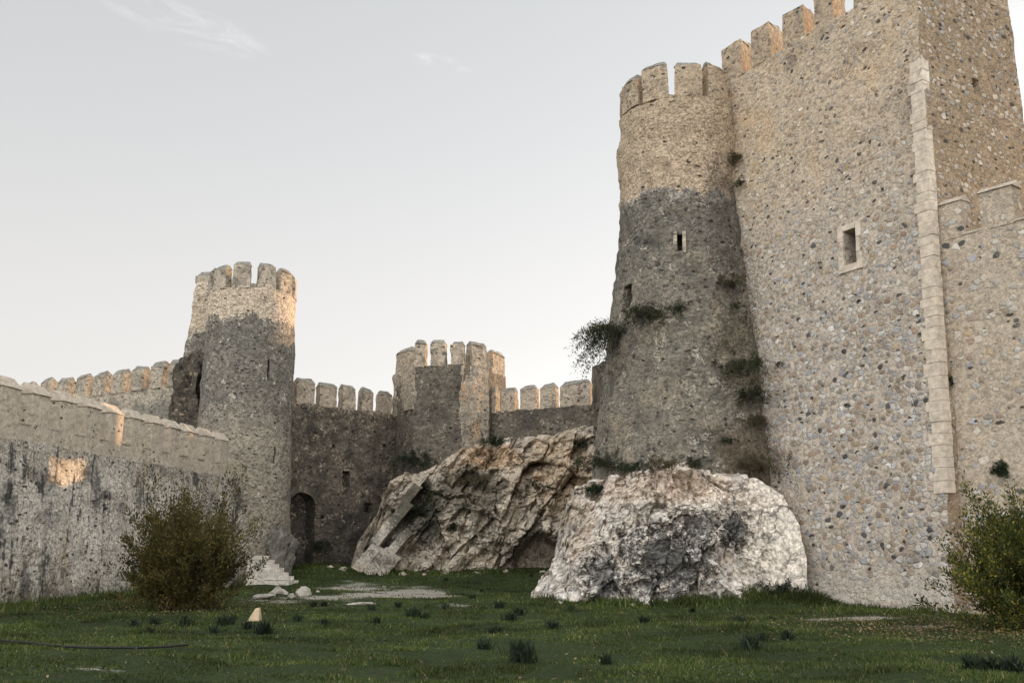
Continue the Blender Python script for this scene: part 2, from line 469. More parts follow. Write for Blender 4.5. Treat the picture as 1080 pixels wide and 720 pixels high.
M['ruin'] = masonry('broken_dark_rubble', 2.8, stones=[(0,(.18,.155,.12)),(.3,(.10,.09,.075)),(.6,(.30,.24,.165)),(.85,(.06,.055,.045))],
    mortar=(.10,.085,.065), cover=.12, bump=.16, dark=(.045,.04,.034), dark_amt=.45, dark_scale=1.2, holes=.45, fine=7, expo=.9, speck=.8)
M['rwall'] = masonry('tan_curtain_masonry', 3.3, rad=(.30,.28), mortar=(.46,.385,.295), cover=.22, bump=.05, dark=(.2,.17,.14), dark_amt=.12, holes=.22, expo=.7, speck=.45,
    zones=[blotch(.6, .50, .66, (.48,.405,.315), .65)])
def plain(name, cols, mortar, dark, da, bump=.015, fine=9, **k):
    return masonry(name, 1.2, stones=cols, mortar=mortar, cover=.2, bump=bump, dark=dark, dark_amt=da, dark_scale=.9, holes=k.pop('holes', 0), fine=fine, expo=.5, speck=k.pop('speck', .3), **k)
M['dressed'] = plain('dressed_limestone', [(0,(.64,.56,.455)),(.3,(.60,.52,.415)),(.6,(.67,.59,.485)),(.8,(.58,.50,.40))], (.58,.50,.40), (.46,.40,.325), .08, speck=.22)
M['slab'] = plain('pale_field_stone', [(0,(.42,.39,.345)),(.5,(.36,.335,.30))], (.40,.365,.315), (.2,.19,.17), .35, .04, 8, speck=.6)
M['ochre_stone'] = plain('ochre_cut_stone', [(0,(.56,.43,.28)),(.5,(.50,.38,.25))], (.52,.40,.27), (.3,.24,.17), .25, .02, 10)
M['stair'] = plain('pale_stair_stone', [(0,(.70,.65,.575)),(.5,(.64,.59,.52))], (.68,.63,.55), (.3,.27,.23), .25, .02)

def rock_material(name, base, warm, grey, dark, strat, dark_lo, warm_lo, zones=(), bump=.14):
    m, t, b = material(name)
    pos = t.n('ShaderNodeNewGeometry').outputs['Position']
    z = t.n('ShaderNodeSeparateXYZ', None, Vector=pos).outputs[2]
    nf = t.noise(pos, 7, 6, .7)
    nm = t.noise(pos, 1.2, 6, .65, .5)
    nl = t.noise(t.vmath('ADD', pos, (5, 3, 9)), .42, 6, .65, .6)
    d = t.n('ShaderNodeVectorMath', {'operation': 'DOT_PRODUCT'})
    t.put(d.inputs[0], pos); d.inputs[1].default_value = strat
    q = t.math('ADD', d.outputs['Value'], t.math('MULTIPLY', nm, 1.1))
    ss = t.n('ShaderNodeCombineXYZ', None, X=t.math('MULTIPLY', q, 2.4), Y=t.math('MULTIPLY', nm, .5), Z=0.0).outputs[0]
    ns = t.noise(ss, 1.4, 5, .7)
    cg = t.step(t.noise(pos, .55, 3), .46, .62)
    vc = t.n('ShaderNodeTexVoronoi', {'feature': 'DISTANCE_TO_EDGE'}, Vector=t.vmath('ADD', pos, t.vmath('MULTIPLY', t.n('ShaderNodeTexNoise', None, Vector=pos, Scale=1.7, Detail=4.0).outputs['Color'], (1.1,1.1,1.1))), Scale=.85).outputs['Distance']
    crack = t.step(t.math('ADD', vc, t.math('MULTIPLY', t.math('SUBTRACT', nf, .5), .10)), .05, .0)
    col = t.mix(t.step(nm, .35, .65), sc(base, .72), sc(base, 1.2))
    col = t.mix(t.math('MULTIPLY', t.step(nl, warm_lo, warm_lo + .12), .8), col, warm)
    col = t.mix(t.math('MULTIPLY', t.step(ns, .52, .64), .65), col, grey)
    col = t.mix(t.math('MULTIPLY', t.step(ns, .44, .36), .5), col, sc(base, .55))
    for fn in zones: col = fn(t, col, z, pos, nf, nm, nl, ns)
    dn = t.noise(t.vmath('ADD', pos, (1, 8, 2)), 1.05, 7, .72, .4)
    dm = t.step(t.math('ADD', dn, t.math('MULTIPLY', t.math('SUBTRACT', nf, .5), .8)), dark_lo, dark_lo + .05)
    col = t.mix(t.math('MULTIPLY', dm, .82), col, dark)
    col = t.mix(t.math('MULTIPLY', t.math('MULTIPLY', crack, cg), .7), col, sc(dark, .8))
    k = t.math('ADD', .62, t.math('MULTIPLY', t.step(nf, .3, .7), .72))
    col = t.mix(1.0, col, t.n('ShaderNodeCombineColor', None, Red=k, Green=k, Blue=k).outputs[0], 'MULTIPLY')
    t.put(b.inputs['Base Color'], col)
    h = t.math('ADD', t.math('MULTIPLY', nf, .5), t.math('MULTIPLY', nm, 1.0))
    h = t.math('ADD', h, t.math('MULTIPLY', ns, .6))
    h = t.math('SUBTRACT', h, t.math('MULTIPLY', t.math('MULTIPLY', crack, cg), .5))
    bp = t.n('ShaderNodeBump', None, Strength=1.0, Distance=bump, Height=h)
    t.put(b.inputs['Normal'], bp.outputs[0])
    return m

M['rock_tan'] = rock_material('layered_tan_limestone', (.56,.485,.385), (.53,.42,.295), (.53,.50,.445), (.06,.056,.042), (.83,.1,-.55), .56, .54,
    zones=[patch(P(515, 475, 57), (2.0, 6, .9), .3, (.47,.27,.12), .55),
           patch(P(590, 490, 56), (2.6, 6, 2.6), .35, (.50,.36,.22), .5),
           patch(P(442, 540, 56), (1.5, 6, 1.6), .25, (.05,.05,.036), .8),
           patch(P(497, 515, 56), (1.8, 6, 1.7), .3, (.085,.072,.045), .7),
           patch(P(400, 578, 55), (1.3, 6, 1.0), .3, (.40,.375,.33), .6),
           patch(P(565, 583, 56), (1.6, 6, 1.3), .2, (.20,.165,.125), .7)])
M['rock_white'] = rock_material('white_grey_limestone', (.68,.62,.545), (.57,.45,.33), (.55,.545,.535), (.075,.075,.073), (.35,.2,-.8), .60, .62,
    zones=[patch(P(700, 512, 35.5), (2.4, 5, .8), .35, (.55,.42,.30), .55, 1.4, 1.0, 2.4), patch(P(612, 550, 35.5), (.6, 5, 1.6), .35, (.52,.41,.30), .5, 1.4, 1.0, 2.4), patch(P(812, 560, 35.5), (1.45, 5, 2.2), .12, (.66,.595,.51), .9, .6, .3),
           patch(P(698, 590, 34.5), (1.45, 5, 1.15), .35, (.060,.062,.061), .85, 1.3, 1.25, 3.4),
           patch(P(772, 562, 35), (.62, 5, .62), .35, (.065,.067,.067), .8, 1.3, 1.3, 3.4),
           patch(P(633, 606, 34.5), (.65, 5, .75), .35, (.085,.088,.092), .75, 1.3, 1.2, 3.4),
           patch(P(735, 552, 35), (.7, 5, .5), .35, (.09,.085,.08), .7, 1.2, 1.2, 3.0)], bump=.065)

M['rock_grey'] = rock_material('grey_field_boulder', (.17,.155,.13), (.20,.16,.11), (.30,.29,.265), (.045,.042,.037), (.5,.3,-.6), .56, .6)

def leaf_material(name, stops, rough_=.55, trans=.25, big=1.1):
    m, t, b = material(name)
    g = t.n('ShaderNodeNewGeometry')
    c = t.ramp(g.outputs['Random Per Island'], stops)
    n = t.noise(g.outputs['Position'], big, 4)
    k = t.math('ADD', .45, t.math('MULTIPLY', t.step(n, .32, .68), 1.0))
    c = t.mix(1.0, c, t.n('ShaderNodeCombineColor', None, Red=k, Green=k, Blue=k).outputs[0], 'MULTIPLY')
    t.put(b.inputs['Base Color'], c)
    b.inputs['Roughness'].default_value = rough_
    tr = t.n('ShaderNodeBsdfTranslucent', None, Color=c)
    mx = t.n('ShaderNodeMixShader', None, Fac=trans)
    m.node_tree.links.new(b.outputs[0], mx.inputs[1]); m.node_tree.links.new(tr.outputs[0], mx.inputs[2])
    out = [q for q in m.node_tree.nodes if q.type == 'OUTPUT_MATERIAL'][0]
    m.node_tree.links.new(mx.outputs[0], out.inputs[0])
    return m

M['leaf_olive'] = leaf_material('olive_autumn_leaf', [(0,(.038,.042,.014)),(.45,(.070,.066,.020)),(.80,(.095,.082,.024)),(.96,(.17,.12,.03)),(1,(.26,.18,.05))])
M['leaf_green'] = leaf_material('green_yellow_leaf', [(0,(.030,.046,.014)),(.5,(.060,.080,.020)),(.75,(.13,.13,.025)),(1,(.32,.26,.045))])
M['leaf_ivy'] = leaf_material('dark_wall_plant_leaf', [(0,(.030,.040,.022)),(.6,(.050,.058,.030)),(1,(.085,.080,.042))])
M['leaf_dry'] = leaf_material('dry_wall_plant_leaf', [(0,(.06,.055,.032)),(.6,(.10,.085,.05)),(1,(.15,.125,.075))])
M['leaf_caper'] = leaf_material('deep_green_leaf', [(0,(.012,.022,.012)),(.6,(.02,.034,.016)),(1,(.04,.055,.022))])
M['leaf_squill'] = leaf_material('dark_strap_leaf', [(0,(.012,.020,.011)),(.6,(.020,.030,.016)),(1,(.036,.046,.022))], .75, .1)
M['grass'] = leaf_material('lawn_blade', [(0,(.034,.056,.013)),(.5,(.056,.083,.019)),(.85,(.092,.113,.029)),(.94,(.16,.15,.055)),(1,(.26,.22,.12))], .6, .3, big=.35)

M['litter'] = leaf_material('fallen_leaf', [(0,(.10,.07,.035)),(.5,(.18,.13,.065)),(1,(.27,.21,.12))], .8, .0)
m, t, b = material('woody_stem'); pos = t.n('ShaderNodeNewGeometry').outputs['Position']
t.put(b.inputs['Base Color'], t.mix(t.noise(pos, 9, 4), (.05,.038,.026), (.12,.095,.065))); M['stem'] = m
m, t, b = material('black_hose_rubber'); pos = t.n('ShaderNodeNewGeometry').outputs['Position']
t.put(b.inputs['Base Color'], t.mix(t.noise(pos, 4, 3), (.012,.012,.012), (.03,.028,.026))); b.inputs['Roughness'].default_value = .6; M['hose'] = m

# lawn soil with worn earth where the attribute says so
m, t, b = material('lawn_and_worn_earth')
pos = t.n('ShaderNodeNewGeometry').outputs['Position']
at = t.n('ShaderNodeAttribute', {'attribute_name': 'earth'}).outputs['Fac']
nf = t.noise(pos, 9, 6, .7); nm = t.noise(pos, .8, 5, .6); ng = t.noise(pos, 38, 3, .6)
g = t.mix(t.step(nm, .35, .66), (.024,.038,.010), (.044,.062,.017))
g = t.mix(t.step(nf, .35, .7), sc((.018,.030,.008), 1), g)
e = t.mix(t.step(nf, .3, .68), (.20,.18,.14), (.40,.37,.31))
e = t.mix(t.step(ng, .58, .68), e, (.56,.54,.49))
am = t.step(t.math('ADD', at, t.math('MULTIPLY', t.math('SUBTRACT', nf, .5), .7)), .38, .62)
t.put(b.inputs['Base Color'], t.mix(am, g, e))
bp = t.n('ShaderNodeBump', None, Strength=1.0, Distance=.05, Height=t.math('ADD', nf, t.math('MULTIPLY', ng, .4)))
t.put(b.inputs['Normal'], bp.outputs[0])
M['ground'] = m
# ------------------------------------------------------------------ ground
def H(x, y):
    x = np.asarray(x, float); y = np.asarray(y, float)
    h = 1.0 * sstep(46, 58, y) * sstep(-16, -11, x)
    h = h + .75 * np.exp(-(((x - 8.2) / 2.6) ** 2 + ((y - 35.6) / 1.9) ** 2))
    h = h + .22 * np.exp(-(((x + 13) / 4.5) ** 2 + ((y - 40) / 7) ** 2))
    p = np.stack([x.ravel(), y.ravel(), np.zeros(x.size)], 1)
    n = fbm(p * .13, 3, 3).reshape(x.shape) * .10 + fbm(p * .9, 3, 9).reshape(x.shape) * .035
    return h + n * sstep(80, 60, np.abs(y)) 

def Hs(x, y):
    return float(H(np.array([x]), np.array([y]))[0])

def GG(px, py):
    """ground point under a pixel of the photograph"""
    z = 0.0
    for _ in range(30):
        g = G(px, py, z)
        z = .5 * z + .5 * min(Hs(g[0], g[1]), 1.1)
    return np.array([g[0], g[1], Hs(g[0], g[1])])

_EARTH = [((432, 625), 1.9, 4.5, 1.0), ((455, 629), 1.4, 2.6, 1.0), ((395, 628), 2.0, 3.2, .95), ((350, 631), 1.9, 2.4, .85), ((300, 634), 1.6, 1.6, .7),
          ((480, 640), 1.5, 1.6, .6), ((375, 612), 3.2, 5.0, .62), ((430, 612), 3.5, 5.0, .6), ((910, 652), 1.9, 1.2, .55), ((970, 660), 1.6, 1.2, .6), ((90, 705), .7, .45, .42), ((30, 690), .5, .3, .35)]
_EARTH = [(GG(*a), b, c, d) for a, b, c, d in _EARTH]
def earth(x, y):
    e = np.zeros_like(x)
    for g, rx, ry, k in _EARTH:
        e = np.maximum(e, k * np.exp(-(((x - g[0]) / rx) ** 2 + ((y - g[1]) / ry) ** 2) * .9))
    p = np.stack([x.ravel(), y.ravel(), np.zeros(x.size)], 1)
    e = e + .22 * fbm(p * .7, 4, 31).reshape(x.shape) * sstep(.02, .3, e)
    return np.clip(e, 0, 1)

def axis(lo, hi, st, far):
    a = np.arange(lo, hi + 1e-6, st)
    ext, d, q = [], st, hi
    while q < far:
        d *= 1.6; q += d; ext.append(q)
    ext2, d, q = [], st, lo
    while q > -far:
        d *= 1.6; q -= d; ext2.append(q)
    return np.array(ext2[::-1] + list(a) + ext)
xs, ys = axis(-24, 24, .22, 3000), axis(8, 64, .22, 3000)
X, Y = np.meshgrid(xs, ys, indexing='ij')
Zg = H(X, Y)
idx = np.arange(X.size).reshape(X.shape)
gf = np.stack([idx[:-1, :-1], idx[1:, :-1], idx[1:, 1:], idx[:-1, 1:]], -1).reshape(-1, 4)
mb = MB().add(np.stack([X.ravel(), Y.ravel(), Zg.ravel()], 1), gf)
o = mb.build('ground', M['ground'], attr={'earth': earth(X, Y).ravel()}); tag(o, 'green lawn with a worn patch of bare earth between the castle walls', 'ground', kind='structure')

# ------------------------------------------------------------------ masonry helpers
def v3(p, z): return np.array([p[0], p[1], z], float)
def unit(a): a = np.asarray(a, float); return a / np.linalg.norm(a)

class Run:
    """a straight stretch of wall: A to B in plan, visible side on the right of the direction of travel"""
    def __init__(s, A, B):
        s.A = np.asarray(A[:2], float); s.B = np.asarray(B[:2], float)
        s.L = np.linalg.norm(s.B - s.A); s.d = (s.B - s.A) / s.L; s.n = np.array([s.d[1], -s.d[0]])
    def at(s, t, off=0.0): return s.A + s.d * t + s.n * off
    def s_of(s, px, py=400):
        q = ray_line(px, py, s.A, s.B)[:2]; return float(np.dot(q - s.A, s.d))
    def box(s, t0, t1, o0, o1, z0, z1, res, amp, seed=0, bo0=None, in0=0.0):
        """front offset o0 (bo0 at the bottom), back offset o1"""
        b0 = o0 if bo0 is None else bo0
        b = [v3(s.at(t0, b0), z0), v3(s.at(t1, b0), z0), v3(s.at(t1, o1), z0), v3(s.at(t0, o1), z0)]
        t = [v3(s.at(t0, o0), z1), v3(s.at(t1, o0), z1), v3(s.at(t1 - in0, o1), z1), v3(s.at(t0 + in0, o1), z1)]
        return hexa(b, t, res, amp, seed)

def merlon(root, run, t0, w, zs, h, th, cap, mat, cmat, kind, seed, off=.0, splay=0.0, amp=.035, res=.12):
    r = random.Random(seed)
    if kind == 'old':
        h = h + r.uniform(-.10, .10); w = w + r.uniform(-.07, .05); t0 = t0 + r.uniform(-.04, .04)
    jit = (lambda a: r.uniform(-a, a)) if kind == 'old' else (lambda a: r.uniform(-a, a) * .2)
    tp = .012 if kind == 'old' else 0
    sa, sb = splay if isinstance(splay, tuple) else (splay, splay)
    q = lambda t, o, z: v3(run.at(t, o), z)
    b = [q(t0, off, zs - .06), q(t0 + w, off, zs - .06), q(t0 + w - sb, off - th, zs - .06), q(t0 + sa, off - th, zs - .06)]
    t = [q(t0 + tp + jit(.04), off, zs + h + jit(.07)), q(t0 + w - tp + jit(.04), off, zs + h + jit(.07)), q(t0 + w - sb - tp, off - th, zs + h + jit(.04)), q(t0 + sa + tp, off - th, zs + h + jit(.04))]
    m = MB().add(*hexa(b, t, res, amp, seed)).build('merlon', mat, root)
    e = .05 if kind == 'gable' else .0
    tb = [t[0] + v3(-run.d * e + run.n * e, 0), t[1] + v3(run.d * e + run.n * e, 0), t[2] + v3(run.d * e - run.n * e, 0), t[3] + v3(-run.d * e - run.n * e, 0)]
    tb = [p + np.array([0, 0, -.015]) for p in tb]
    c0, c1 = (tb[0] + tb[3]) / 2, (tb[1] + tb[2]) / 2
    if kind == 'gable':
        rw = .03
        tt = [c0 + v3(run.n * rw, cap), c1 + v3(run.n * rw, cap), c1 + v3(-run.n * rw, cap), c0 + v3(-run.n * rw, cap)]
    else:
        rw, en = th * .16, w * r.uniform(.06, .2)
        tt = [c0 + v3(run.n * rw + run.d * en, cap + jit(.06)), c1 + v3(run.n * rw - run.d * en, cap + jit(.06)), c1 + v3(-run.n * rw - run.d * en, cap), c0 + v3(-run.n * rw + run.d * en, cap)]
    MB().add(*hexa(tb, tt, res, amp * .8, seed + 3)).build('coping', cmat, m)
    return m

def round_merlon(root, C, a0, a1, ro, th, zs, h, cap, mat, cmat, seed, amp=.035, slope_in=.0, splay=0.0):
    r = random.Random(seed)
    h += r.uniform(-.08, .08)
    def fn(v):
        return np.stack([C[0] + v[:, 1] * np.cos(v[:, 0]), C[1] + v[:, 1] * np.sin(v[:, 0]), v[:, 2]], 1)
    # grid is made in metres along the arc and then bent
    def bend(v):
        w = v.copy(); w[:, 0] = v[:, 0] / ro; return fn(w)
    A0, A1, s = a0 * ro, a1 * ro, splay
    ri = ro - th
    b = [(A0, ro, zs - .06), (A0 + s, ri, zs - .06), (A1 - s, ri, zs - .06), (A1, ro, zs - .06)]
    j = lambda a: r.uniform(-a, a)
    t = [(A0 + .02, ro - .02, zs + h + j(.07)), (A0 + .02 + s, ri, zs + h + .02), (A1 - .02 - s, ri, zs + h + .02), (A1 - .02, ro - .02, zs + h + j(.07))]
    m = MB().add(*hexa(b[::-1], t[::-1], .12, amp, seed, bend)).build('merlon', mat, root)
    en = (a1 - a0) * ro * .12
    tb = [np.array(p) + (0, 0, -.015) for p in t]
    tt = [np.array((A0 + en, ro - th * .34, zs + h + cap)), np.array((A0 + en, ri + th * .3, zs + h + cap)), np.array((A1 - en, ri + th * .3, zs + h + cap)), np.array((A1 - en, ro - th * .34, zs + h + cap))]
    MB().add(*hexa(tb[::-1], tt[::-1], .12, amp * .8, seed + 3, bend)).build('coping', cmat, m)
    return m

def drum_mesh(C, prof, res, amp, seed=0, nth=None):
    """closed round tower body from a profile of (z, radius, dx, dy)"""
    prof = np.array(prof, float)
    z = np.arange(prof[0, 0], prof[-1, 0] + res * .5, res); z[-1] = prof[-1, 0]
    R = np.interp(z, prof[:, 0], prof[:, 1]); dx = np.interp(z, prof[:, 0], prof[:, 2]); dy = np.interp(z, prof[:, 0], prof[:, 3])
    nth = nth or int(2 * math.pi * prof[:, 1].max() / res)
    th = np.arange(nth) * 2 * math.pi / nth
    v = np.stack([C[0] + dx[:, None] + R[:, None] * np.cos(th), C[1] + dy[:, None] + R[:, None] * np.sin(th), np.repeat(z[:, None], nth, 1)], -1).reshape(-1, 3)
    idx = np.arange(len(z) * nth).reshape(len(z), nth); nx = np.roll(idx, -1, 1)
    f = [tuple(q) for q in np.stack([idx[:-1], nx[:-1], nx[1:], idx[1:]], -1).reshape(-1, 4)]
    n0 = len(v)
    v = np.concatenate([v, [[C[0] + dx[-1], C[1] + dy[-1], z[-1]], [C[0] + dx[0], C[1] + dy[0], z[0]]]])
    f += [(idx[-1, i], nx[-1, i], n0) for i in range(nth)] + [(nx[0, i], idx[0, i], n0 + 1) for i in range(nth)]
    return rough(v, amp, seed), f

def prism_mesh(poly, z0, z1, res, amp, seed=0, poly_top=None):
    """closed polygonal tower body; poly counter-clockwise from above"""
    pt = poly if poly_top is None else poly_top
    V, Fc, n = [], [], 0
    for i in range(len(poly)):
        a, b, c, d = poly[i], poly[(i + 1) % len(poly)], pt[(i + 1) % len(poly)], pt[i]
        nu = max(1, int(np.linalg.norm(np.array(b[:2]) - np.array(a[:2])) / res)); nv = max(1, int((z1 - z0) / res))
        v, f = grid(v3(a, z0), v3(b, z0), v3(c, z1), v3(d, z1), nu, nv)
        V.append(v); Fc.append(f + n); n += len(v)
    v, f = merge(np.concatenate(V), np.concatenate(Fc))
    for zz, s in ((z1, 1), (z0, -1)):
        ring = np.where(np.abs(v[:, 2] - zz) < 1e-5)[0]
        c = v[ring].mean(0)
        ang = np.arctan2(v[ring, 1] - c[1], v[ring, 0] - c[0])
        ring = ring[np.argsort(ang)][::s]
        v = np.concatenate([v, [c]]); k = len(v) - 1
        f += [(int(ring[i]), int(ring[(i + 1) % len(ring)]), k) for i in range(len(ring))]
    return rough(v, amp, seed), f

def obox(c, du, hu, hn, hz, ztop=None):
    du = unit(list(du[:2])); dn = np.array([du[1], -du[0]])
    v = []
    for z in (-hz, hz):
        for a, b in ((-1, -1), (1, -1), (1, 1), (-1, 1)):
            v.append([c[0] + du[0] * hu * a + dn[0] * hn * b, c[1] + du[1] * hu * a + dn[1] * hn * b, c[2] + z])
    f = [(0, 3, 2, 1), (4, 5, 6, 7), (0, 1, 5, 4), (1, 2, 6, 5), (2, 3, 7, 6), (3, 0, 4, 7)]
    return np.array(v), f

def arch_cut(c, du, hu, hn, h):
    """an arched opening: c is the middle of its sill"""
    du = unit(list(du[:2])); dn = np.array([du[1], -du[0]])
    prof = [(-hu, -.8), (hu, -.8), (hu, h - hu)] + [(hu * math.cos(a), h - hu + hu * math.sin(a)) for a in np.linspace(0, math.pi, 13)[1:-1]] + [(-hu, h - hu)]
    n = len(prof); v = []
    for b in (-hn, hn):
        for a, z in prof:
            v.append([c[0] + du[0] * a + dn[0] * b, c[1] + du[1] * a + dn[1] * b, c[2] + z])
    f = [tuple(range(n)), tuple(range(2 * n - 1, n - 1, -1))] + [(i, (i + 1) % n, n + (i + 1) % n, n + i) for i in range(n)]
    return np.array(v), f

# ------------------------------------------------------------------ outer wall (pale, streaked, gabled merlons)
lw = Run(np.array([-17.0, 34.15]) - 15 * np.array([.1725, .985]), np.array([-17.0, 34.15]) + 18.9 * np.array([.1725, .985]))
S0 = 15.0
ZL, ZSILL, ZEAVE, ZAP = 5.45, 6.1, 7.25, 7.66
root = empty('curtain_wall', v3(lw.at(S0 + 8), 0), 'low pale plastered wall with dark water streaks and a row of gabled merlons, the one behind the olive bush', 'castle wall', 'crenellated curtain walls')
v, f = lw.box(0, lw.L, .02, -1.7, -.8, ZL, .2, .05, 1, bo0=.22)
MB().add(v, f).build('wall', M['left'], root)
v, f = lw.box(0, lw.L - .9, -.05, -.88, ZL - .05, ZSILL, .2, .018, 2)
MB().add(v, f).build('parapet', M['parapet'], root)
k0 = -8
for k in range(k0, 11):
    t0 = S0 - .9 + 1.62 * k
    if t0 < .2: continue
    w = .96 if k < 10 else .92
    merlon(root, lw, t0, w, ZSILL, ZEAVE - ZSILL, .80, ZAP - ZEAVE, M['parapet'], M['cope_new'], 'gable', 40 + k, off=-.06, amp=.012)
    if k < 10:
        s_ = lw.box(t0 + .95, t0 + 1.63, -.01, -.92, ZSILL - .03, ZSILL + .05, .2, .008, 60 + k)
        MB().add(*s_).build('sill', M['cope_new'], root)

# ------------------------------------------------------------------ older wall behind it
bA, bB = P(-90, 400, 71), P(205, 380, 55.6)
bw = Run(bA, bB)
ZBT = Z(377, 56, 180)
root = empty('curtain_wall', v3(bw.at(bw.L * .6), 0), 'old lichen-spotted wall with rounded worn merlons rising behind the low pale parapet', 'castle wall', 'crenellated curtain walls')
MB().add(*bw.box(0, bw.L, 0, -1.6, -.5, ZBT - 1.5, .22, .07, 5)).build('wall', M['back'], root)
for i, px in enumerate([-62, -44, -26, -8, 10, 30, 49, 67, 86, 105, 125, 145, 165, 184]):
    merlon(root, bw, bw.s_of(px) - .55, 1.08, ZBT - 1.5, 1.2, .6, .3, M['back'], M['cope_old'], 'old', 80 + i, off=.02, amp=.035)

# ------------------------------------------------------------------ slim round tower
SC = np.array([-14.62, 54.3])
SZ = Z(303, 52, 264); ST = Z(277, 52, 264)
root = empty('round_tower', v3(SC, 0), 'slender round tower with a pale top band over grey masonry and tall narrow merlons', 'tower', 'castle towers')
MB().add(*drum_mesh(SC, [(-.6, 2.78, 0, 0), (4, 2.62, 0, 0), (10, 2.46, 0, 0), (SZ, 2.40, 0, 0)], .17, .05, 11)).build('wall', M['slim'], root)
sl = root.children[0]
to = math.atan2(-SC[1], -SC[0])
cuts = []
for px, py, hh in ((283, 390, .55), (292, 480, .45)):
    ang = to + math.asin(np.clip((px - 263) / 46.5, -1, 1))
    c = SC + 2.45 * np.array([math.cos(ang), math.sin(ang)])
    cuts.append(obox(v3(c, Z(py, c[1], px)), (-math.sin(ang), math.cos(ang)), .065, .7, hh))
bpy.context.view_layer.update()
boolean_cut(sl, cuts)
for k in range(11):
    a0 = to + math.radians(5.5 - 32.7 * 5 + 32.7 * k)
    round_merlon(root, SC, a0, a0 + math.radians(23.8), 2.41, .55, SZ, ST - SZ - .2, .22, M['merlon_old'], M['cope_old'], 120 + k, amp=.03)
# the stair wing at its side and the broken masonry below it
wz = Z(300, 56.2, 210)
b = [(-19.6, 55.3, -.5), (-15.2, 54.6, -.5), (-15.0, 58.6, -.5), (-19.6, 58.6, -.5)]
t = [(-18.35, 55.7, wz), (-15.3, 55.2, wz), (-15.1, 58.3, wz), (-18.35, 58.3, wz)]
MB().add(*hexa(b, t, .2, .08, 21)).build('stair_wing', M['slim'], root)
wr = Run((-18.35, 55.7), (-15.3, 55.2))
merlon(root, wr, .02, 1.35, wz, Z(289, 56, 210) - wz - .2, .6, .25, M['merlon_old'], M['cope_old'], 'old', 140, off=.0, amp=.05)
zb0, zb1 = Z(450, 54.6, 200), Z(378, 55.2, 190)
b = [v3(P(178, 450, 54.6), zb0 - 3), v3(P(219, 450, 53.6), zb0 - 3), v3(P(219, 450, 56), zb0 - 3), v3(P(178, 450, 56.5), zb0 - 3)]
t = [v3(P(187, 380, 55.2), zb1), v3(P(208, 380, 54.6), zb1 + .3), v3(P(210, 380, 56), zb1 + .2), v3(P(187, 380, 56.4), zb1)]
v, f = hexa(b, t, .14, .05, 23)
v = v + .30 * vec_noise(v, 1.1, 77, 4)
MB().add(v, f).build('broken_masonry', M['ruin'], root)

# ------------------------------------------------------------------ far wall, dark stretch with the arched doorway
p1, p2 = P(325, 400, 60)[:2], P(407, 411, 64)[:2]
fl = Run(p1 - .95 * (p2 - p1), p2 + .55 * (p2 - p1))
FZ = Z(404, 62, 360)
root = empty('curtain_wall', v3(fl.at(fl.L / 2), .6), 'dark lichen-stained wall with an arched doorway at its foot, between the slender tower and the gate tower', 'castle wall', 'crenellated curtain walls')
MB().add(*fl.box(0, fl.L, 0, -1.8, -.5, FZ - 1.62, .16, .085, 31)).build('wall', M['far'], root)
wl = root.children[0]
q = fl.at(fl.s_of(317, 560))
cuts = [arch_cut(v3(q, .55), fl.d, .95, 1.0, Z(519, q[1], 317) - .55)]
for px, py, hu, hz in ((365, 505, .28, .5), (388, 535, .3, .3), (352, 470, .1, .12), (405, 470, .1, .12), (372, 455, .09, .1), (340, 545, .12, .12)):
    q = fl.at(fl.s_of(px, py))
    cuts.append(obox(v3(q, Z(py, q[1], px)), fl.d, hu, .5, hz))
bpy.context.view_layer.update()
boolean_cut(wl, cuts)
for i, (a, b_) in enumerate(((290, 306), (313, 334), (338, 357), (361, 377), (382, 396), (401, 414), (419, 432))):
    s0, s1 = fl.s_of(a, 410), fl.s_of(b_, 410)
    merlon(root, fl, s0, s1 - s0 - .10, FZ - 1.62, 1.3, .62, .3, M['merlon_old'], M['cope_old'], 'old', 160 + i, off=.02, amp=.035, splay=.06)

# ------------------------------------------------------------------ many-sided gate tower
GZ = Z(384, 61, 465); GT = Z(357, 61, 465)
gp = [P(417, 400, 64.6)[:2], P(437, 400, 61.6)[:2], P(489, 400, 61.0)[:2], P(514, 400, 62.6)[:2], P(533, 400, 65.6)[:2]]
gp += [gp[-1] + np.array([-1.2, 3.0]), gp[0] + np.array([.6, 2.0])]
root = empty('gate_tower', v3((gp[0] + gp[3]) / 2, 1), 'squat many-sided tower on top of the tan cliff, with broad merlons and a ruined edge', 'tower', 'castle towers')
MB().add(*prism_mesh(gp, 0, GZ, .18, .05, 41)).build('wall', M['gate'], root)
e01, e12, e23, e34 = [Run(gp[i], gp[i + 1]) for i in range(4)]
for i, (e, a, b_, dz, mm) in enumerate([(e01, 418, 431, .02, M['gate_light']), (e12, 437.5, 449, .14, M['merlon_old']), (e12, 455, 469, 0, M['merlon_old']), (e12, 476, 488.5, 0, M['merlon_old']),
                                       (e23, 498, 514, .06, M['merlon_old']), (e34, 519.5, 532.5, -.1, M['gate_light'])]):
    s0, s1 = e.s_of(a, 375), e.s_of(b_, 375)
    merlon(root, e, s0, s1 - s0, GZ, GT - GZ - .28 + dz, .6, .28, mm, M['cope_old'], 'old', 200 + i, off=.02, amp=.045)
# separate paler skins over two corner faces of the tower
v, f = e01.box(-.06, e01.L + .0, .08, -.5, FZ - 1.7, GZ + .02, .16, .06, 43); MB().add(v + .07 * vec_noise(v, 1.3, 9, 3), f).build('broken_corner', M['gate_light'], root)
v, f = e23.box(-.05, e23.L + .05, .07, -.4, 2.0, GZ - .03, .16, .06, 44); MB().add(v + .04 * vec_noise(v, 1.3, 10, 3), f).build('corner_pier', M['gate_light'], root)

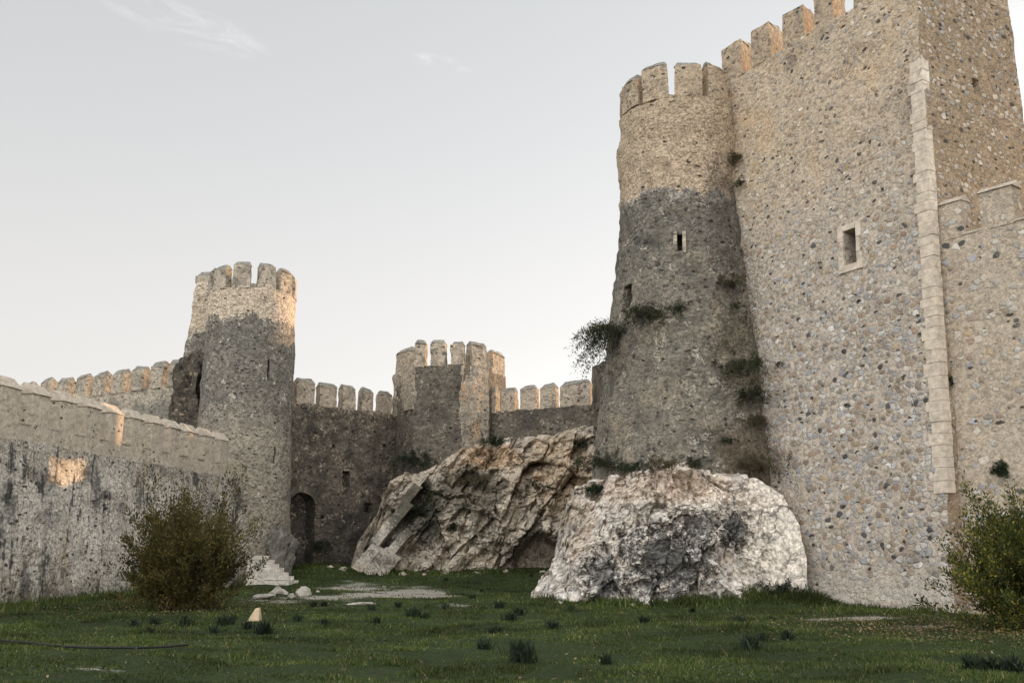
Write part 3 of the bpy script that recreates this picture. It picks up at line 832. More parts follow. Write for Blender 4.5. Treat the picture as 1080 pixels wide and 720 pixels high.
# ------------------------------------------------------------------ far wall above the cliff, with an added unseen shade wall behind the big drum
p1, p2 = P(520, 405, 63.2)[:2], P(622, 402, 60)[:2]
fr = Run(p1 - .25 * (p2 - p1), p2 + .25 * (p2 - p1))
RZ = Z(404, 61.5, 570)
root = empty('curtain_wall', v3(fr.at(fr.L / 2), 3), 'grey wall with worn merlons standing directly on the tan cliff beside the drum tower', 'castle wall', 'crenellated curtain walls')
MB().add(*fr.box(0, fr.L, 0, -1.7, 0, RZ - 1.6, .16, .085, 51)).build('wall', M['gate'], root)
for i, (a, b_) in enumerate(((512, 524), (529, 544), (549, 566), (570, 586), (591, 624), (630, 640))):
    s0, s1 = fr.s_of(a, 410), fr.s_of(b_, 410)
    merlon(root, fr, s0, s1 - s0, RZ - 1.6, 1.32 + (.14 if i == 4 else 0), .62, .28, M['merlon_old'], M['cope_old'], 'old', 220 + i, off=.02, amp=.035, splay=.06)
rb = Run((9.6, 42.5), fr.B + fr.n * -.4)  # unseen wall, added to keep the low sun off the outer wall
root2 = root
RT = RZ + .6
MB().add(*rb.box(0, rb.L * .84, 0, -1.6, -.5, RT, .3, .07, 55)).build('unseen_shade_wall', M['gate'], root2)
MB().add(*rb.box(rb.L * .835, rb.L * .985, -.05, -1.55, -.5, 8.85, .3, .10, 56)).build('sun_gap_sill', M['gate'], root2)  # gap in the unseen wall, shaped to throw a sun patch
MB().add(*rb.box(rb.L * .835, rb.L * .985, -.05, -1.55, 10.15, RT - .05, .3, .10, 58)).build('sun_gap_lintel', M['gate'], root2)
MB().add(*rb.box(rb.L * .98, rb.L, 0, -1.6, -.5, RT, .3, .07, 57)).build('unseen_shade_wall', M['gate'], root2)

# ------------------------------------------------------------------ great square tower and its drum
TZ = 21.2
Ct, Lt = np.array([13.83, 30.70]), np.array([9.05, 39.0])
ax = np.array([.867, .4987])
Rt = Ct + ax * 5.15; Kt = Rt + (Lt - Ct)
Cb, Lb = Ct - ax, Lt - ax
Rb = Rt + ax * .55; Kb = Rb + (Lt - Ct)
def cornerC(z): return Cb + (Ct - Cb) * ((z + 1.0) / (TZ + 1.0))
root = empty('square_tower', v3((Cb + Lb) / 2, 0), 'huge square keep of multicoloured cobbles with a framed window and a pale stone corner', 'tower', 'castle towers')
MB().add(*prism_mesh([Lb, Cb, Rb, Kb], -1.0, TZ, .19, .055, 61, [Lt, Ct, Rt, Kt])).build('wall', M['main'], root)
keep = root.children[0]
# the side faces take the browner masonry
keep.data.materials.append(M['main_side'])
for p in keep.data.polygons:
    n = p.normal
    if n.x * ax[1] * .98 + n.y * -.867 > .6: p.material_index = 1
def on_main(px, py):
    a, b_, c = v3(Lb, -1), v3(Cb, -1), v3(Ct, TZ)
    n = np.cross(b_ - a, c - a); r = ray(px, py); o_ = np.array([0, 0, CAM_Z])
    return o_ + r * (np.dot(a - o_, n) / np.dot(r, n))
wc = on_main(897.5, 260.5)
fd = unit(list(Ct - Lt)); fn_ = np.array([fd[1], -fd[0]])
cuts = [obox(wc, fd, .27, .9, .62)]
sp_ = Ct + ax * 3.55
r = ray(1029, 91)
sidept = ray_line(1029, 91, Ct, Rt)
cuts.append(obox(sidept, ax, .20, 1.4, .27))
for px, py in ((833, 75), (917, 150), (806, 168), (871, 330), (930, 200)):
    cuts.append(obox(on_main(px, py), fd, .06, .35, .07))
for px, py in ((1046, 250), (1012, 60), (990, 30)):
    pass
bpy.context.view_layer.update()
boolean_cut(keep, cuts)
# window frame: block surround with a small sill
win = MB()
for (u0, u1, z0, z1) in ((-.50, -.28, -.88, -.28), (-.42, -.28, -.27, .27), (-.50, -.28, .28, .86), (.28, .50, -.88, -.28), (.28, .42, -.27, .27), (.28, .50, .28, .86), (-.27, .27, .63, .86), (-.27, .27, -.88, -.63)):
    lean = .045
    q = lambda u, o_, z: np.array([wc[0] + fd[0] * u + fn_[0] * (o_ - lean * z), wc[1] + fd[1] * u + fn_[1] * (o_ - lean * z), wc[2] + z])
    win.add(*hexa([q(u0, .085, z0 + .004), q(u1, .085, z0 + .004), q(u1, -.22, z0 + .008), q(u0, -.22, z0 + .008)], [q(u0, .085, z1 - .004), q(u1, .085, z1 - .004), q(u1, -.22, z1 - .008), q(u0, -.22, z1 - .008)], .2, .010, 71))
win.build('window_frame', M['dressed'], root)
# pale dressed quoin with alternating long and short blocks
qu = MB(); z = 3.45; k = 0; rq = random.Random(5)
while z < Z(71, 30.8, 965):
    hq = rq.uniform(.30, .42)
    ln = (.53 if k % 3 == 1 else .42) + rq.uniform(-.025, .025); sd = .28
    p0, p1_ = cornerC(z), cornerC(z + hq)
    def q(C_, u, s, z): return v3(C_ - fd * u + ax * s, z)
    pr = .068 + rq.uniform(-.014, .014)
    def ring(C_, z):
        c_ = C_ + fd * pr + fn_ * pr
        return [v3(C_ - fd * ln + fn_ * pr, z), v3(c_, z), v3(C_ + ax * sd + fd * pr, z), v3(C_ - fd * ln + ax * sd, z)]
    qu.add(*hexa(ring(p0, z + .006), ring(p1_, z + hq - .006), .3, .008, 73)); z += hq; k += 1
qu.build('quoin', M['dressed'], root, smooth=25)
# merlons
mr = Run(Lt, Ct)
for i in range(6):
    pxs = [(761.5, 783), (793.5, 814), (826.5, 850), (862, 883)]
    if i < 4:
        s0, s1 = mr.s_of(pxs[i][0], 60), mr.s_of(pxs[i][1], 60)
    else:
        s0 = mr.s_of(862, 60) + 1.83 * (i - 3); s1 = s0 + 1.15
    if i == 5: s1 = min(s1, mr.L)
    merlon(root, mr, s0, s1 - s0, TZ, 1.45, 1.3, .22, M['merlon_tan'], M['merlon_tan'], 'old', 240 + i, off=.02, amp=.03, splay=(.1, .50))
rr = Run(Ct, Rt)
for i in range(3):
    merlon(root, rr, .55 + 1.8 * i, 1.1, TZ, 1.45, .75, .22, M['merlon_tan'], M['merlon_tan'], 'old', 250 + i, off=.02, amp=.05)

DC = np.array([7.25, 40.0])
DZ = Z(97, 37.4, 712)
root = empty('drum_tower', v3(DC, 4), 'massive drum tower, tan above and dark grey below, spreading onto the white rock', 'tower', 'castle towers')
MB().add(*drum_mesh(DC, [(-.5, 4.5, -.2, .2), (3.5, 4.1, -.1, .1), (5.5, 3.85, -.05, .05), (8.5, 3.5, 0, 0), (11, 3.15, -.10, 0), (14.2, 2.72, -.12, 0), (16.8, 2.54, -.12, 0), (DZ, 2.46, -.12, 0)], .16, .085, 81)).build('wall', M['drum'], root)
dw = root.children[0]
to = math.atan2(-DC[1], -DC[0])
cuts = []
for px, py, hu, hz, R in ((717, 256, .10, .36, 2.95), (660, 313, .3, .5, 3.25)):
    rr_ = ray(px, py)
    best = None
    for D in np.arange(34, 40.2, .05):
        q = P(px, py, D)
        if np.hypot(q[0] - DC[0], q[1] - DC[1]) < np.interp(q[2], [5.5, 8.5, 11, 14.2, 16.8], [3.85, 3.5, 3.25, 2.82, 2.66]):
            best = q; break
    if best is None: best = P(px, py, 39.0)
    a = math.atan2(best[1] - DC[1], best[0] - DC[0])
    cuts.append(obox(best, (-math.sin(a), math.cos(a)), hu, .7, hz))
    if px == 717: slit = (best, a)
bpy.context.view_layer.update()
boolean_cut(dw, cuts)
best, a = slit
du, dn = np.array([-math.sin(a), math.cos(a)]), np.array([math.cos(a), math.sin(a)])
wf = MB()
for u0, u1 in ((-.24, -.11), (.11, .25)):
    q = lambda u, o_, z: np.array([best[0] + du[0] * u + dn[0] * o_, best[1] + du[1] * u + dn[1] * o_, best[2] + z])
    wf.add(*hexa([q(u0, .10, -.45), q(u0, -.4, -.45), q(u1, -.4, -.45), q(u1, .10, -.45)][::-1], [q(u0, .06, .45), q(u0, -.4, .45), q(u1, -.4, .45), q(u1, .06, .45)][::-1], .2, .02, 83))
wf.build('window_jamb', M['merlon_old'], root)
for k in range(12):
    a0 = to + math.radians(-1.5 + 33.5 * (k - 6)) + .0
    if k == 11: continue
    c = (a0 + a0 + math.radians(27.5)) / 2
    pc = DC + 2.3 * np.array([math.cos(c), math.sin(c)])
    if np.dot(pc - Lt, fn_) < -.1 and np.dot(pc - Lt, fd) > -.3: continue
    round_merlon(root, DC - np.array([.12, 0]), a0, a0 + math.radians(27.5), 2.45, .6, DZ, Z(61, 37.4, 712) - DZ - .2, .22, M['merlon_tan'], M['cope_old'], 270 + k, amp=.035, splay=.1)

# ------------------------------------------------------------------ tan curtain wall at the keep's corner
rw = Run((13.77, 30.75), np.array([13.77, 30.75]) + 24 * np.array([.612, -.79]))
WS, WE, WA = Z(248, 30.2, 1020), Z(214, 30.4, 1000), Z(204, 30.1, 1012)
root = empty('curtain_wall', v3(rw.at(6), 0), 'tan cobbled wall with gabled merlons butting against the keep corner above the yellow-green bush', 'castle wall', 'crenellated curtain walls')
MB().add(*rw.box(0, rw.L, 0, -1.5, -.8, WS, .2, .045, 91, bo0=.25)).build('wall', M['rwall'], root)
for i in range(14):
    s0 = 1.45 + 1.62 * (i - 1); w = 1.02
    if i == 0: s0, w = .02, .83
    merlon(root, rw, s0, w, WS, WE - WS, .55, WA - WE, M['rwall'], M['cope_new'], 'gable', 300 + i, off=.02, amp=.014)
    MB().add(*rw.box(s0 + w - .01, s0 + w + .61, .05, -.6, WS - .03, WS + .045, .2, .008, 320 + i)).build('sill', M['cope_new'], root)

# ------------------------------------------------------------------ rock outcrops
def rock_sheet(name, label, top, bot, Db, Dt, nu, nv, mat, disp, seed, back=3.0, post=None):
    top = np.array(top, float); bot = np.array(bot, float)
    px = np.linspace(top[0, 0], top[-1, 0], nu)
    yt = np.interp(px, top[:, 0], top[:, 1]); yb = np.interp(px, bot[:, 0], bot[:, 1])
    db = np.interp(px, [a for a, _ in Db], [b for _, b in Db]); dt = np.interp(px, [a for a, _ in Dt], [b for _, b in Dt])
    pt = np.array([P(a, b, c) for a, b, c in zip(px, yt, dt)]); pb = np.array([P(a, b, c) for a, b, c in zip(px, yb, db)])
    pb[:, 2] -= .55
    v = np.linspace(0, 1, nv)
    rows = []
    for w in v:
        q = pb + (pt - pb) * w
        q[:, 1] = pb[:, 1] + (pt[:, 1] - pb[:, 1]) * (w ** 1.5)
        q[:, 0] = pb[:, 0] + (pt[:, 0] - pb[:, 0]) * w
        rows.append(q)
    g = np.array(rows)                                    # nv, nu, 3
    sh = g.shape
    p = g.reshape(-1, 3)
    U = np.repeat(np.linspace(0, 1, nu)[None], nv, 0).ravel(); W = np.repeat(v[:, None], nu, 1).ravel()
    p = disp(p, U, W)
    if post is not None: p = post(p)
    g = p.reshape(sh)
    extra = [g[-1] + np.array([0, back * .5, -.25]), g[-1] + np.array([0, back, -1.5]), g[0] * [1, 0, 0] + np.stack([np.zeros(nu), g[-1][:, 1] + back, np.full(nu, -.8)], 1)]
    g = np.concatenate([g, np.array(extra)])
    n0, n1 = g.shape[:2]
    idx = np.arange(n0 * n1).reshape(n0, n1)
    f = [tuple(q) for q in np.stack([idx[:-1, :-1], idx[:-1, 1:], idx[1:, 1:], idx[1:, :-1]], -1).reshape(-1, 4)]
    f += [tuple(idx[:, 0]), tuple(idx[::-1, -1])] + [tuple(int(q) for q in (idx[-1, i], idx[-1, i + 1], idx[0, i + 1], idx[0, i])) for i in range(n1 - 1)]
    o = MB().add(g.reshape(-1, 3), f).build(name, mat)
    tag(o, label, 'rock')
    return o

def disp_cliff(p, U, W):
    q = p.copy()
    fade = sstep(0, .05, U)
    # frame along the tilted beds: e1 up the beds, e2 across them
    wz = p + .10 * vec_noise(p, .5, 401, 2)
    e1 = wz @ np.array([.56, .10, .82]); e2 = wz @ np.array([.82, .2, -.56]); e3 = wz[:, 1]
    B = np.stack([e1, e2, e3], 1)
    h1, g1 = facets(B * np.array([.24, .50, .25]), 405, .8)
    h2, g2 = facets(B * np.array([.60, 1.5, .55]) + 9, 425, .75)
    h3, g3 = facets(B * np.array([1.7, 3.6, 1.6]) + 5, 445, .7)
    fr = (e2 * .75 + .25 * fbm(p * .5, 2, 431)) % 1
    bed = np.where(fr < .85, fr / .85, (1 - fr) / .15)
    d = .80 * fbm(p * .26, 3, 406) + 1.0 * h1 + .55 * h2 + .26 * h3 + .42 * (bed - .5) - .05 * sstep(.07, .0, g2) - .12 * sstep(.06, 0, g1)
    d += .20 * fbm(p * 1.8, 5, 415, .62) + .08 * ridged(p * 3.2, 3, 417)
    hol = sstep(1.0, .72, np.hypot((p[:, 0] - 1.55) / 1.75, (p[:, 2] - .6) / 2.3))
    d = d * (1 - .8 * hol) - 1.2 * hol
    taper = sstep(1.0, .9, W)
    q[:, 1] -= d * fade * (.45 + .55 * taper)
    q[:, 2] += (.12 * h2 + .15 * fbm(p * .8, 3, 421)) * fade
    q[:, 0] += .08 * h3 * fade
    return q

rock_sheet('rock_cliff', 'layered tan and ochre limestone cliff under the squat gate tower', 
    [(371, 592), (378, 570), (386, 560), (398, 540), (404, 522), (411, 505), (426, 500), (443, 500), (465, 490), (489, 474), (527, 464), (585, 458), (618, 448), (660, 445)],
    [(371, 596), (414, 599), (497, 599), (585, 598), (660, 600)],
    [(371, 57.5), (400, 55.5), (450, 54.6), (500, 54.4), (560, 55), (660, 56)], [(371, 59), (420, 60.5), (489, 60.3), (520, 61.5), (585, 60.6), (660, 59)], 520, 260, M['rock_tan'], disp_cliff, 1)

def disp_rock(p, U, W):
    q = p.copy()
    pxx = 540 + F * p[:, 0] / p[:, 1] * .98
    smooth = sstep(755, 815, pxx)
    wz = p + .12 * vec_noise(p, .8, 501, 3)
    h1, g1 = facets(wz * np.array([.50, .45, .30]), 505, .7)
    h2, g2 = facets(wz * np.array([1.5, 1.3, .85]) + 4, 525, .7)
    h3, g3 = facets(wz * np.array([4.0, 3.6, 2.6]) + 7, 545, .7)
    d = .50 * fbm(p * .42, 3, 506) + .62 * h1 + .34 * h2 + .16 * h3 - .05 * sstep(.08, 0, g1) - .04 * sstep(.08, 0, g2) + .17 * fbm(p * 2.2, 5, 509, .62) + .08 * ridged(p * 3.5, 3, 513)
    # fluted buttresses at the high end, thin dipping beds towards the low end
    d += .16 * np.abs(((p[:, 0] * 1.25 + .5 * fbm(p * .7, 2, 517)) % 1) - .5) * 2 * sstep(700, 620, pxx)
    s = wz @ np.array([.42, .15, .90])
    fr = (s * 1.5) % 1
    d += .20 * np.where(fr < .8, fr / .8, (1 - fr) / .2) * sstep(660, 750, pxx)
    d = d * (1 - .88 * smooth)
    fade = sstep(0, .05, U) * sstep(1.0, .97, U)
    q[:, 1] -= d * (.35 + .65 * fade)
    q[:, 2] += (.14 * h2 + .12 * fbm(p * 1.3, 3, 521, .6)) * fade * sstep(0, .2, W) * (1 - .75 * smooth)
    q[:, 0] += (.14 * fbm(p * 1.4, 3, 523) + .05 * h3) * (1 - .7 * smooth)
    return q
rock_sheet('rock_outcrop', 'rugged white-grey rock with black lichen under the drum tower, smooth at one end', 
    [(556, 634), (566, 618), (577, 600), (588, 578), (596, 553), (602, 528), (610, 512), (624, 506), (650, 504), (680, 497), (720, 492), (762, 492), (800, 505), (826, 522), (842, 555), (850, 590), (855, 640)],
    [(556, 640), (600, 640), (640, 639), (700, 636), (760, 634), (800, 630), (855, 646)],
    [(556, 36.0), (600, 34.8), (650, 34.2), (720, 34.0), (790, 34.5), (842, 34.6), (855, 34.4)], [(556, 37), (600, 37.4), (640, 36.6), (680, 35.45), (762, 35.35), (800, 35.8), (830, 35.4), (842, 34.9), (855, 34.4)], 520, 280, M['rock_white'], disp_rock, 2, back=3.2)

# tilted slabs standing free along the near edge of the cliff
cliff = [o for o in COL.objects if o.name == 'rock_cliff'][0]
ea, eb = unit([.62, .05, .78]), unit([.78, .05, -.62])
for i, (px, py, D, la, lb) in enumerate([(391, 583, 54.6, 1.5, .62), (403, 588, 54.2, 1.45, .60), (414, 591, 53.9, 1.2, .55), (404, 562, 55.6, 1.3, .55), (418, 545, 56.2, 1.9, .6), (430, 525, 57.2, 1.8, .55), (421, 572, 54.6, 1.4, .5), (438, 512, 58.0, 1.5, .5)]):
    c = P(px, py, D) - ea * (.35 if i < 3 else 0); rgs = random.Random(i)
    e = np.array([0.05, 1.0, 0.1])
    q = lambda a, b, d_: c + ea * a * la / 2 + eb * b * lb / 2 + e * d_
    b4 = [q(-1, -1, -.30), q(-1, 1, -.34 + rgs.uniform(-.1, .1)), q(-1, 1, 1.3), q(-1, -1, 1.3)]
    t4 = [q(1, -.92, -.22 + rgs.uniform(-.1, .1)), q(1, .95, -.25), q(1, .95, 1.3), q(1, -.92, 1.3)]
    MB().add(*hexa(b4, t4, .12, .035, 700 + i)).build('slab', M['rock_tan'], cliff, smooth=30)

def blob(name, label, cat, c, r, seed, mat, amp=.25, rot=0., res=4, group=None, flat=0.0):
    bm = bmesh.new(); bmesh.ops.create_icosphere(bm, subdivisions=res, radius=1.0)
    v = np.array([q.co[:] for q in bm.verts]); f = [tuple(x.index for x in q.verts) for q in bm.faces]; bm.free()
    # facetted: squeeze towards a few random planes
    rg = np.random.default_rng(seed)
    for _ in range(16):
        n = rg.normal(size=3); n /= np.linalg.norm(n); h = rg.uniform(.45, .8)
        d = v @ n; v = v - np.outer(np.maximum(d - h, 0) * .9, n)
    fh, _ = facets(v * 1.5 + seed * 3.1, seed, .8); fh2, _ = facets(v * 3.6 + seed, seed + 9, .8)
    v = v * (1 + amp * fbm(v * 1.3 + seed, 3, seed)[:, None] * .5 + amp * (.7 * fh + .22 * fh2)[:, None]) + .03 * vec_noise(v, 4, seed, 2)
    v = v * np.array(r)
    ca, sa = math.cos(rot), math.sin(rot)
    v = np.stack([v[:, 0] * ca - v[:, 1] * sa, v[:, 0] * sa + v[:, 1] * ca, v[:, 2]], 1) + np.array(c)
    o = MB().add(v, f).build(name, mat); tag(o, label, cat, group)
    return o

b_ = P(292, 585, 51.5)
blob('boulder', 'large grey boulder leaning at the foot of the slender tower, above the little stairs', 'rock', (b_[0], b_[1], .75), (1.15, .7, 2.0), 5, M['rock_grey'], .55, .4, 5)
for i, (px, py, r, lab, mt) in enumerate([
        (276, 631, (.55, .45, .13), 'flat pale slab lying in the grass nearest to the little stairs', 'slab'),
        (292, 627, (.45, .4, .2), 'whitish flat-topped slab between two greyer stones', 'slab'),
        (321, 629, (.34, .3, .30), 'rounded grey stone at the end of the slab row next to the bare earth', 'slab'),
        (307, 631, (.22, .2, .15), 'small grey stone squeezed between the white slab and the rounded stone', 'slab'),
        (217, 628, (.42, .35, .36), 'grey stone half hidden beside the olive bush', 'slab'),
        (380, 637, (.55, .2, .06), 'thin pale stone strip at the lawn edge of the bare earth', 'slab'),
        (348, 606, (.14, .12, .10), 'tiny white stone on the slope below the dark wall', 'slab')]):
    g = GG(px, py)
    blob('stone', lab, 'stone', (g[0], g[1], g[2] + r[2] * .35), r, 20 + i, M[mt], .3, i * .7, 4, 'loose stones on the lawn')
for i, (px, py, D, r) in enumerate([(425, 601, 53.6, .22), (447, 602, 53.2, .14), (470, 601, 53.5, .3), (503, 601, 53.4, .16), (533, 601, 53.8, .2), (572, 602, 53.6, .25), (362, 598, 56, .24), (348, 596, 57, .2), (590, 640, 34.2, .16), (668, 640, 33.4, .12), (845, 637, 34.4, .14), (905, 643, 32.6, .10), (40, 638, 35.2, .12), (100, 634, 38.5, .14), (335, 626, 42, .12), (462, 622, 44, .10), (405, 615, 48, .13)]):
    g = P(px, py, D); g[2] = Hs(g[0], g[1])
    blob('fallen_stone', 'small broken stone lying at the edge of the lawn or the bare earth', 'stone', (g[0], g[1], g[2] + r * .2), (r * 1.2, r, r * .7), 50 + i, M['rock_tan' if D > 50 else 'slab'], .3, i * 1.1, 3, 'broken stones fallen from walls and cliff')
# triangular ochre block standing in the grass
g = GG(267, 655)
tri = [(-.19, -.10, -.08), (.17, -.12, -.08), (.19, .12, -.08), (-.17, .12, -.08)]
trt = [(.05, -.06, .34), (.15, -.07, .37), (.16, .05, .36), (.06, .06, .33)]
o = MB().add(*hexa([np.array(q) + g for q in tri], [np.array(q) + g for q in trt], .05, .015, 8)).build('stone', M['ochre_stone'])
tag(o, 'upright ochre block cut to a blunt triangle, alone in the short grass', 'stone', 'loose stones on the lawn')

# little stairs of pale blocks
s0 = P(304, 618, 49.3); sx = np.array([-.93, .25, 0])
root = empty('stairs', s0, 'short flight of pale stone steps against the boulder at the tower foot', 'stairs')
hy = np.array([.25, .93, 0])
zb = Hs(s0[0], s0[1])
for k in range(7):
    a = s0 + sx * (.285 * k) + hy * (.012 * (k % 2)); e = s0 + sx * 2.35
    z0, z1 = zb + .03 + .195 * k - (.4 if k == 0 else 0), zb + .03 + .195 * (k + 1) - .006
    MB().add(*hexa([np.array([q[0], q[1], z0]) for q in (e, a, a + hy * 1.1, e + hy * 1.1)], [np.array([q[0], q[1], z1]) for q in (e, a, a + hy * 1.1, e + hy * 1.1)], .2, .014, 90 + k)).build('step', M['stair'], root)

# black hose lying in the grass
pts = [(-60, 672), (-20, 675), (0, 678), (30, 681), (60, 684), (90, 686), (120, 687), (150, 686), (178, 685), (200, 683)]
cv = []
for i in range(len(pts) - 1):
    for s in np.linspace(0, 1, 8, endpoint=False):
        px = pts[i][0] + (pts[i + 1][0] - pts[i][0]) * s; py = pts[i][1] + (pts[i + 1][1] - pts[i][1]) * s
        cv.append(GG(px, py) + np.array([0, .05 * math.sin(px * .07), .055]))
def tube(path, r, n=6):
    path = np.asarray(path, float); r = np.broadcast_to(r, (len(path),))
    t = np.gradient(path, axis=0); t /= np.linalg.norm(t, axis=1)[:, None] + 1e-9
    ref = np.where(np.abs(t[:, 2:3]) > .9, np.array([[1., 0, 0]]), np.array([[0, 0, 1.]]))
    a = np.cross(t, ref); a /= np.linalg.norm(a, axis=1)[:, None] + 1e-9; b = np.cross(t, a)
    th = np.arange(n) * 2 * math.pi / n
    v = path[:, None] + r[:, None, None] * (a[:, None] * np.cos(th)[None, :, None] + b[:, None] * np.sin(th)[None, :, None])
    idx = np.arange(len(path) * n).reshape(-1, n); nx = np.roll(idx, -1, 1)
    return v.reshape(-1, 3), [tuple(q) for q in np.stack([idx[:-1], nx[:-1], nx[1:], idx[1:]], -1).reshape(-1, 4)]
o = MB().add(*tube(cv, .022)).build('garden_hose', M['hose']); tag(o, 'thin black hose snaking across the near lawn', 'hose')

# ------------------------------------------------------------------ plants
def leaf_quads(c, d, L, w, rng, fold=.25):
    n = len(c)
    d = d / (np.linalg.norm(d, axis=1)[:, None] + 1e-9)
    r = rng.normal(size=(n, 3)); s = np.cross(d, r); s /= np.linalg.norm(s, axis=1)[:, None] + 1e-9
    u = np.cross(s, d)
    L = L[:, None]; w = w[:, None]
    v = np.stack([c, c + d * L * .45 + s * w * .5 + u * w * fold, c + d * L, c + d * L * .45 - s * w * .5 + u * w * fold], 1).reshape(-1, 3)
    i = np.arange(n)[:, None] * 4
    return v, (i + np.array([[0, 1, 2, 3]]))

def spray(name, label, cat, base, ax_, nst, Lm, spread, droop, nl, ls, mat, group=None, stem_r=.008, off=.22, t0=.15, seed=1, base_r=.1, wid=.45, upleaf=.3, shape=None, stems='branches', lr=(.55, 1.05)):
    rng = np.random.default_rng(seed)
    ax_ = unit(ax_)
    root = empty(name, base, label, cat, group)
    st, lv = MB(), MB()
    for i in range(nst):
        rv = rng.normal(size=3); d = unit(ax_ + spread * rv / np.linalg.norm(rv) * rng.uniform(.2, 1) ** .6)
        L = Lm * rng.uniform(*lr)
        if shape: L *= shape(d)
        b0 = np.array(base) + rng.normal(size=3) * base_r * np.array([1, 1, .15])
        t = np.linspace(0, 1, 9)
        bend = rng.normal(size=3) * .10 * L
        path = b0 + d * (L * t)[:, None] + np.array([0, 0, -droop * L]) * (t ** 2)[:, None] + bend * (t ** 2)[:, None]
        st.add(*tube(path, stem_r * (1 - .8 * t), 3))
        k = int(nl * rng.uniform(.7, 1.3))
        tt = t0 + (1 - t0) * rng.uniform(0, 1, k) ** .8
        c = np.stack([np.interp(tt, t, path[:, j]) for j in range(3)], 1)
        o_ = rng.normal(size=(k, 3)); o_ /= np.linalg.norm(o_, axis=1)[:, None]
        c = c + o_ * (off * L * (rng.uniform(0, 1, k) ** .8) * (.35 + .65 * np.sin(np.pi * np.clip(tt, 0, .85))))[:, None]
        dd = d * .6 + o_ * .9 + np.array([0, 0, upleaf]) + rng.normal(size=(k, 3)) * .35
        lv.add(*leaf_quads(c, dd, ls * rng.uniform(.6, 1.35, k), ls * wid * rng.uniform(.7, 1.3, k), rng))
    if nst >= 100:
        st.build(stems, M['stem'], root); lv.build('foliage', mat, root, smooth=False)
        return root
    bpy.data.objects.remove(root)
    nl_ = len(lv.f)
    v = st.verts()
    lv.add(v, st.f)
    lv.v = [q - np.array(base) for q in lv.v]
    o = lv.build(name, mat, None, smooth=False)
    o.data.materials.append(M['stem'])
    mi = np.zeros(len(lv.f), np.int32); mi[nl_:] = 1
    o.data.polygons.foreach_set('material_index', mi)
    o.location = [float(q) for q in base]
    return tag(o, label, cat, group)

def oval(r, h):
    return lambda d: 1.0 / math.sqrt((d[0] ** 2 + d[1] ** 2) / r ** 2 + max(d[2], .0) ** 2 / h ** 2 + 1e-6)
g = GG(194, 643)
spray('bush', 'tall loose olive-brown bush with yellowing upright sprays in front of the streaked wall', 'bush', g, (0, 0, 1), 330, 1.0, 1.0, .05, 210, .10, M['leaf_olive'], 'bushes at the walls', .010, .10, .05, 11, .30, upleaf=.6, shape=oval(2.0, 4.3), lr=(.5, 1.06))
g = np.array([11.75, 22.6, Hs(11.75, 22.6)])
spray('bush', 'dense rounded bush with yellow-green tips before the tan cobbled wall', 'bush', g, (0, 0, 1), 520, 1.0, 1.1, .06, 330, .078, M['leaf_green'], 'bushes at the walls', .012, .10, .05, 12, .30, upleaf=.4, shape=oval(2.15, 3.1), lr=(.55, 1.05))

bpy.context.view_layer.update()
DG = bpy.context.evaluated_depsgraph_get()
def hit(px, py):
    """the spot of masonry or rock seen under a pixel of the photograph"""
    r = ray(px, py)
    ok, loc, *_ = scene.ray_cast(DG, Vector((0, 0, CAM_Z)), Vector(r).normalized())
    return np.array(loc[:]) - .04 * r

WP = 'plants growing from the walls and rocks'
q = hit(655, 348)
spray('hanging_shrub', 'feathery grey-green shrub hanging out from the flank of the drum tower against the sky', 'plant', q, (-.85, -.2, .10), 60, 1.75, .8, .75, 95, .085, M['leaf_ivy'], WP, .008, .14, .1, 21, .3, upleaf=-.2)
q = hit(684, 334)
spray('wall_plant', 'flat cushion of grey-green stems on a ledge of the drum tower beside the hanging shrub', 'plant', q, (-.3, -.7, .2), 40, .75, .9, .35, 60, .08, M['leaf_ivy'], WP, .005, .2, .1, 22, .38, upleaf=.0)
q = on_main(780, 168) + np.array([-.05, -.03, 0])
spray('wall_plant', 'dry brown tuft high on the keep, upper of two near the drum tower', 'plant', q, (-.8, -.5, .2), 26, .65, .9, .4, 45, .06, M['leaf_dry'], WP, .005, .2, .1, 23, .16)
q = on_main(785, 193) + np.array([-.05, -.03, 0])
spray('wall_plant', 'small dark tuft on the keep just under the dry brown one', 'plant', q, (-.8, -.5, .2), 14, .35, .9, .3, 30, .06, M['leaf_ivy'], WP, .005, .2, .1, 24, .08)
q = hit(778, 388)
spray('ivy', 'big dark ivy mass in the corner where the drum tower meets the keep', 'plant', q, (-.3, -.8, .1), 50, .75, 1.0, .4, 75, .075, M['leaf_ivy'], WP, .006, .22, .05, 25, .5)
q = hit(776, 325)
spray('ivy', 'thin ivy wisp higher up the corner above the dark ivy mass', 'plant', q, (-.3, -.8, .3), 18, .55, 1.0, .4, 40, .06, M['leaf_ivy'], WP, .005, .2, .05, 26, .3)
q = hit(788, 482)
spray('wall_plant', 'brownish dry shrub spreading on the masonry above the smooth pale rock', 'plant', q, (-.2, -.8, .1), 40, .85, 1.0, .4, 60, .06, M['leaf_dry'], WP, .006, .22, .05, 27, .55)
q = hit(768, 466)
spray('wall_plant', 'small dark green tuft just above the brownish dry shrub', 'plant', q, (-.2, -.8, .3), 12, .4, .9, .4, 35, .06, M['leaf_caper'], WP, .005, .22, .05, 28, .12)
qb = ray_line(1001, 403, rw.A, rw.B)
spray('caper_bush', 'small deep green bush growing out of the wall beside the pale stone corner', 'plant', qb, (-.79, -.612, .25), 30, .42, .9, .25, 60, .065, M['leaf_caper'], WP, .006, .2, .05, 29, .1)
qb = ray_line(1058, 495, rw.A, rw.B)
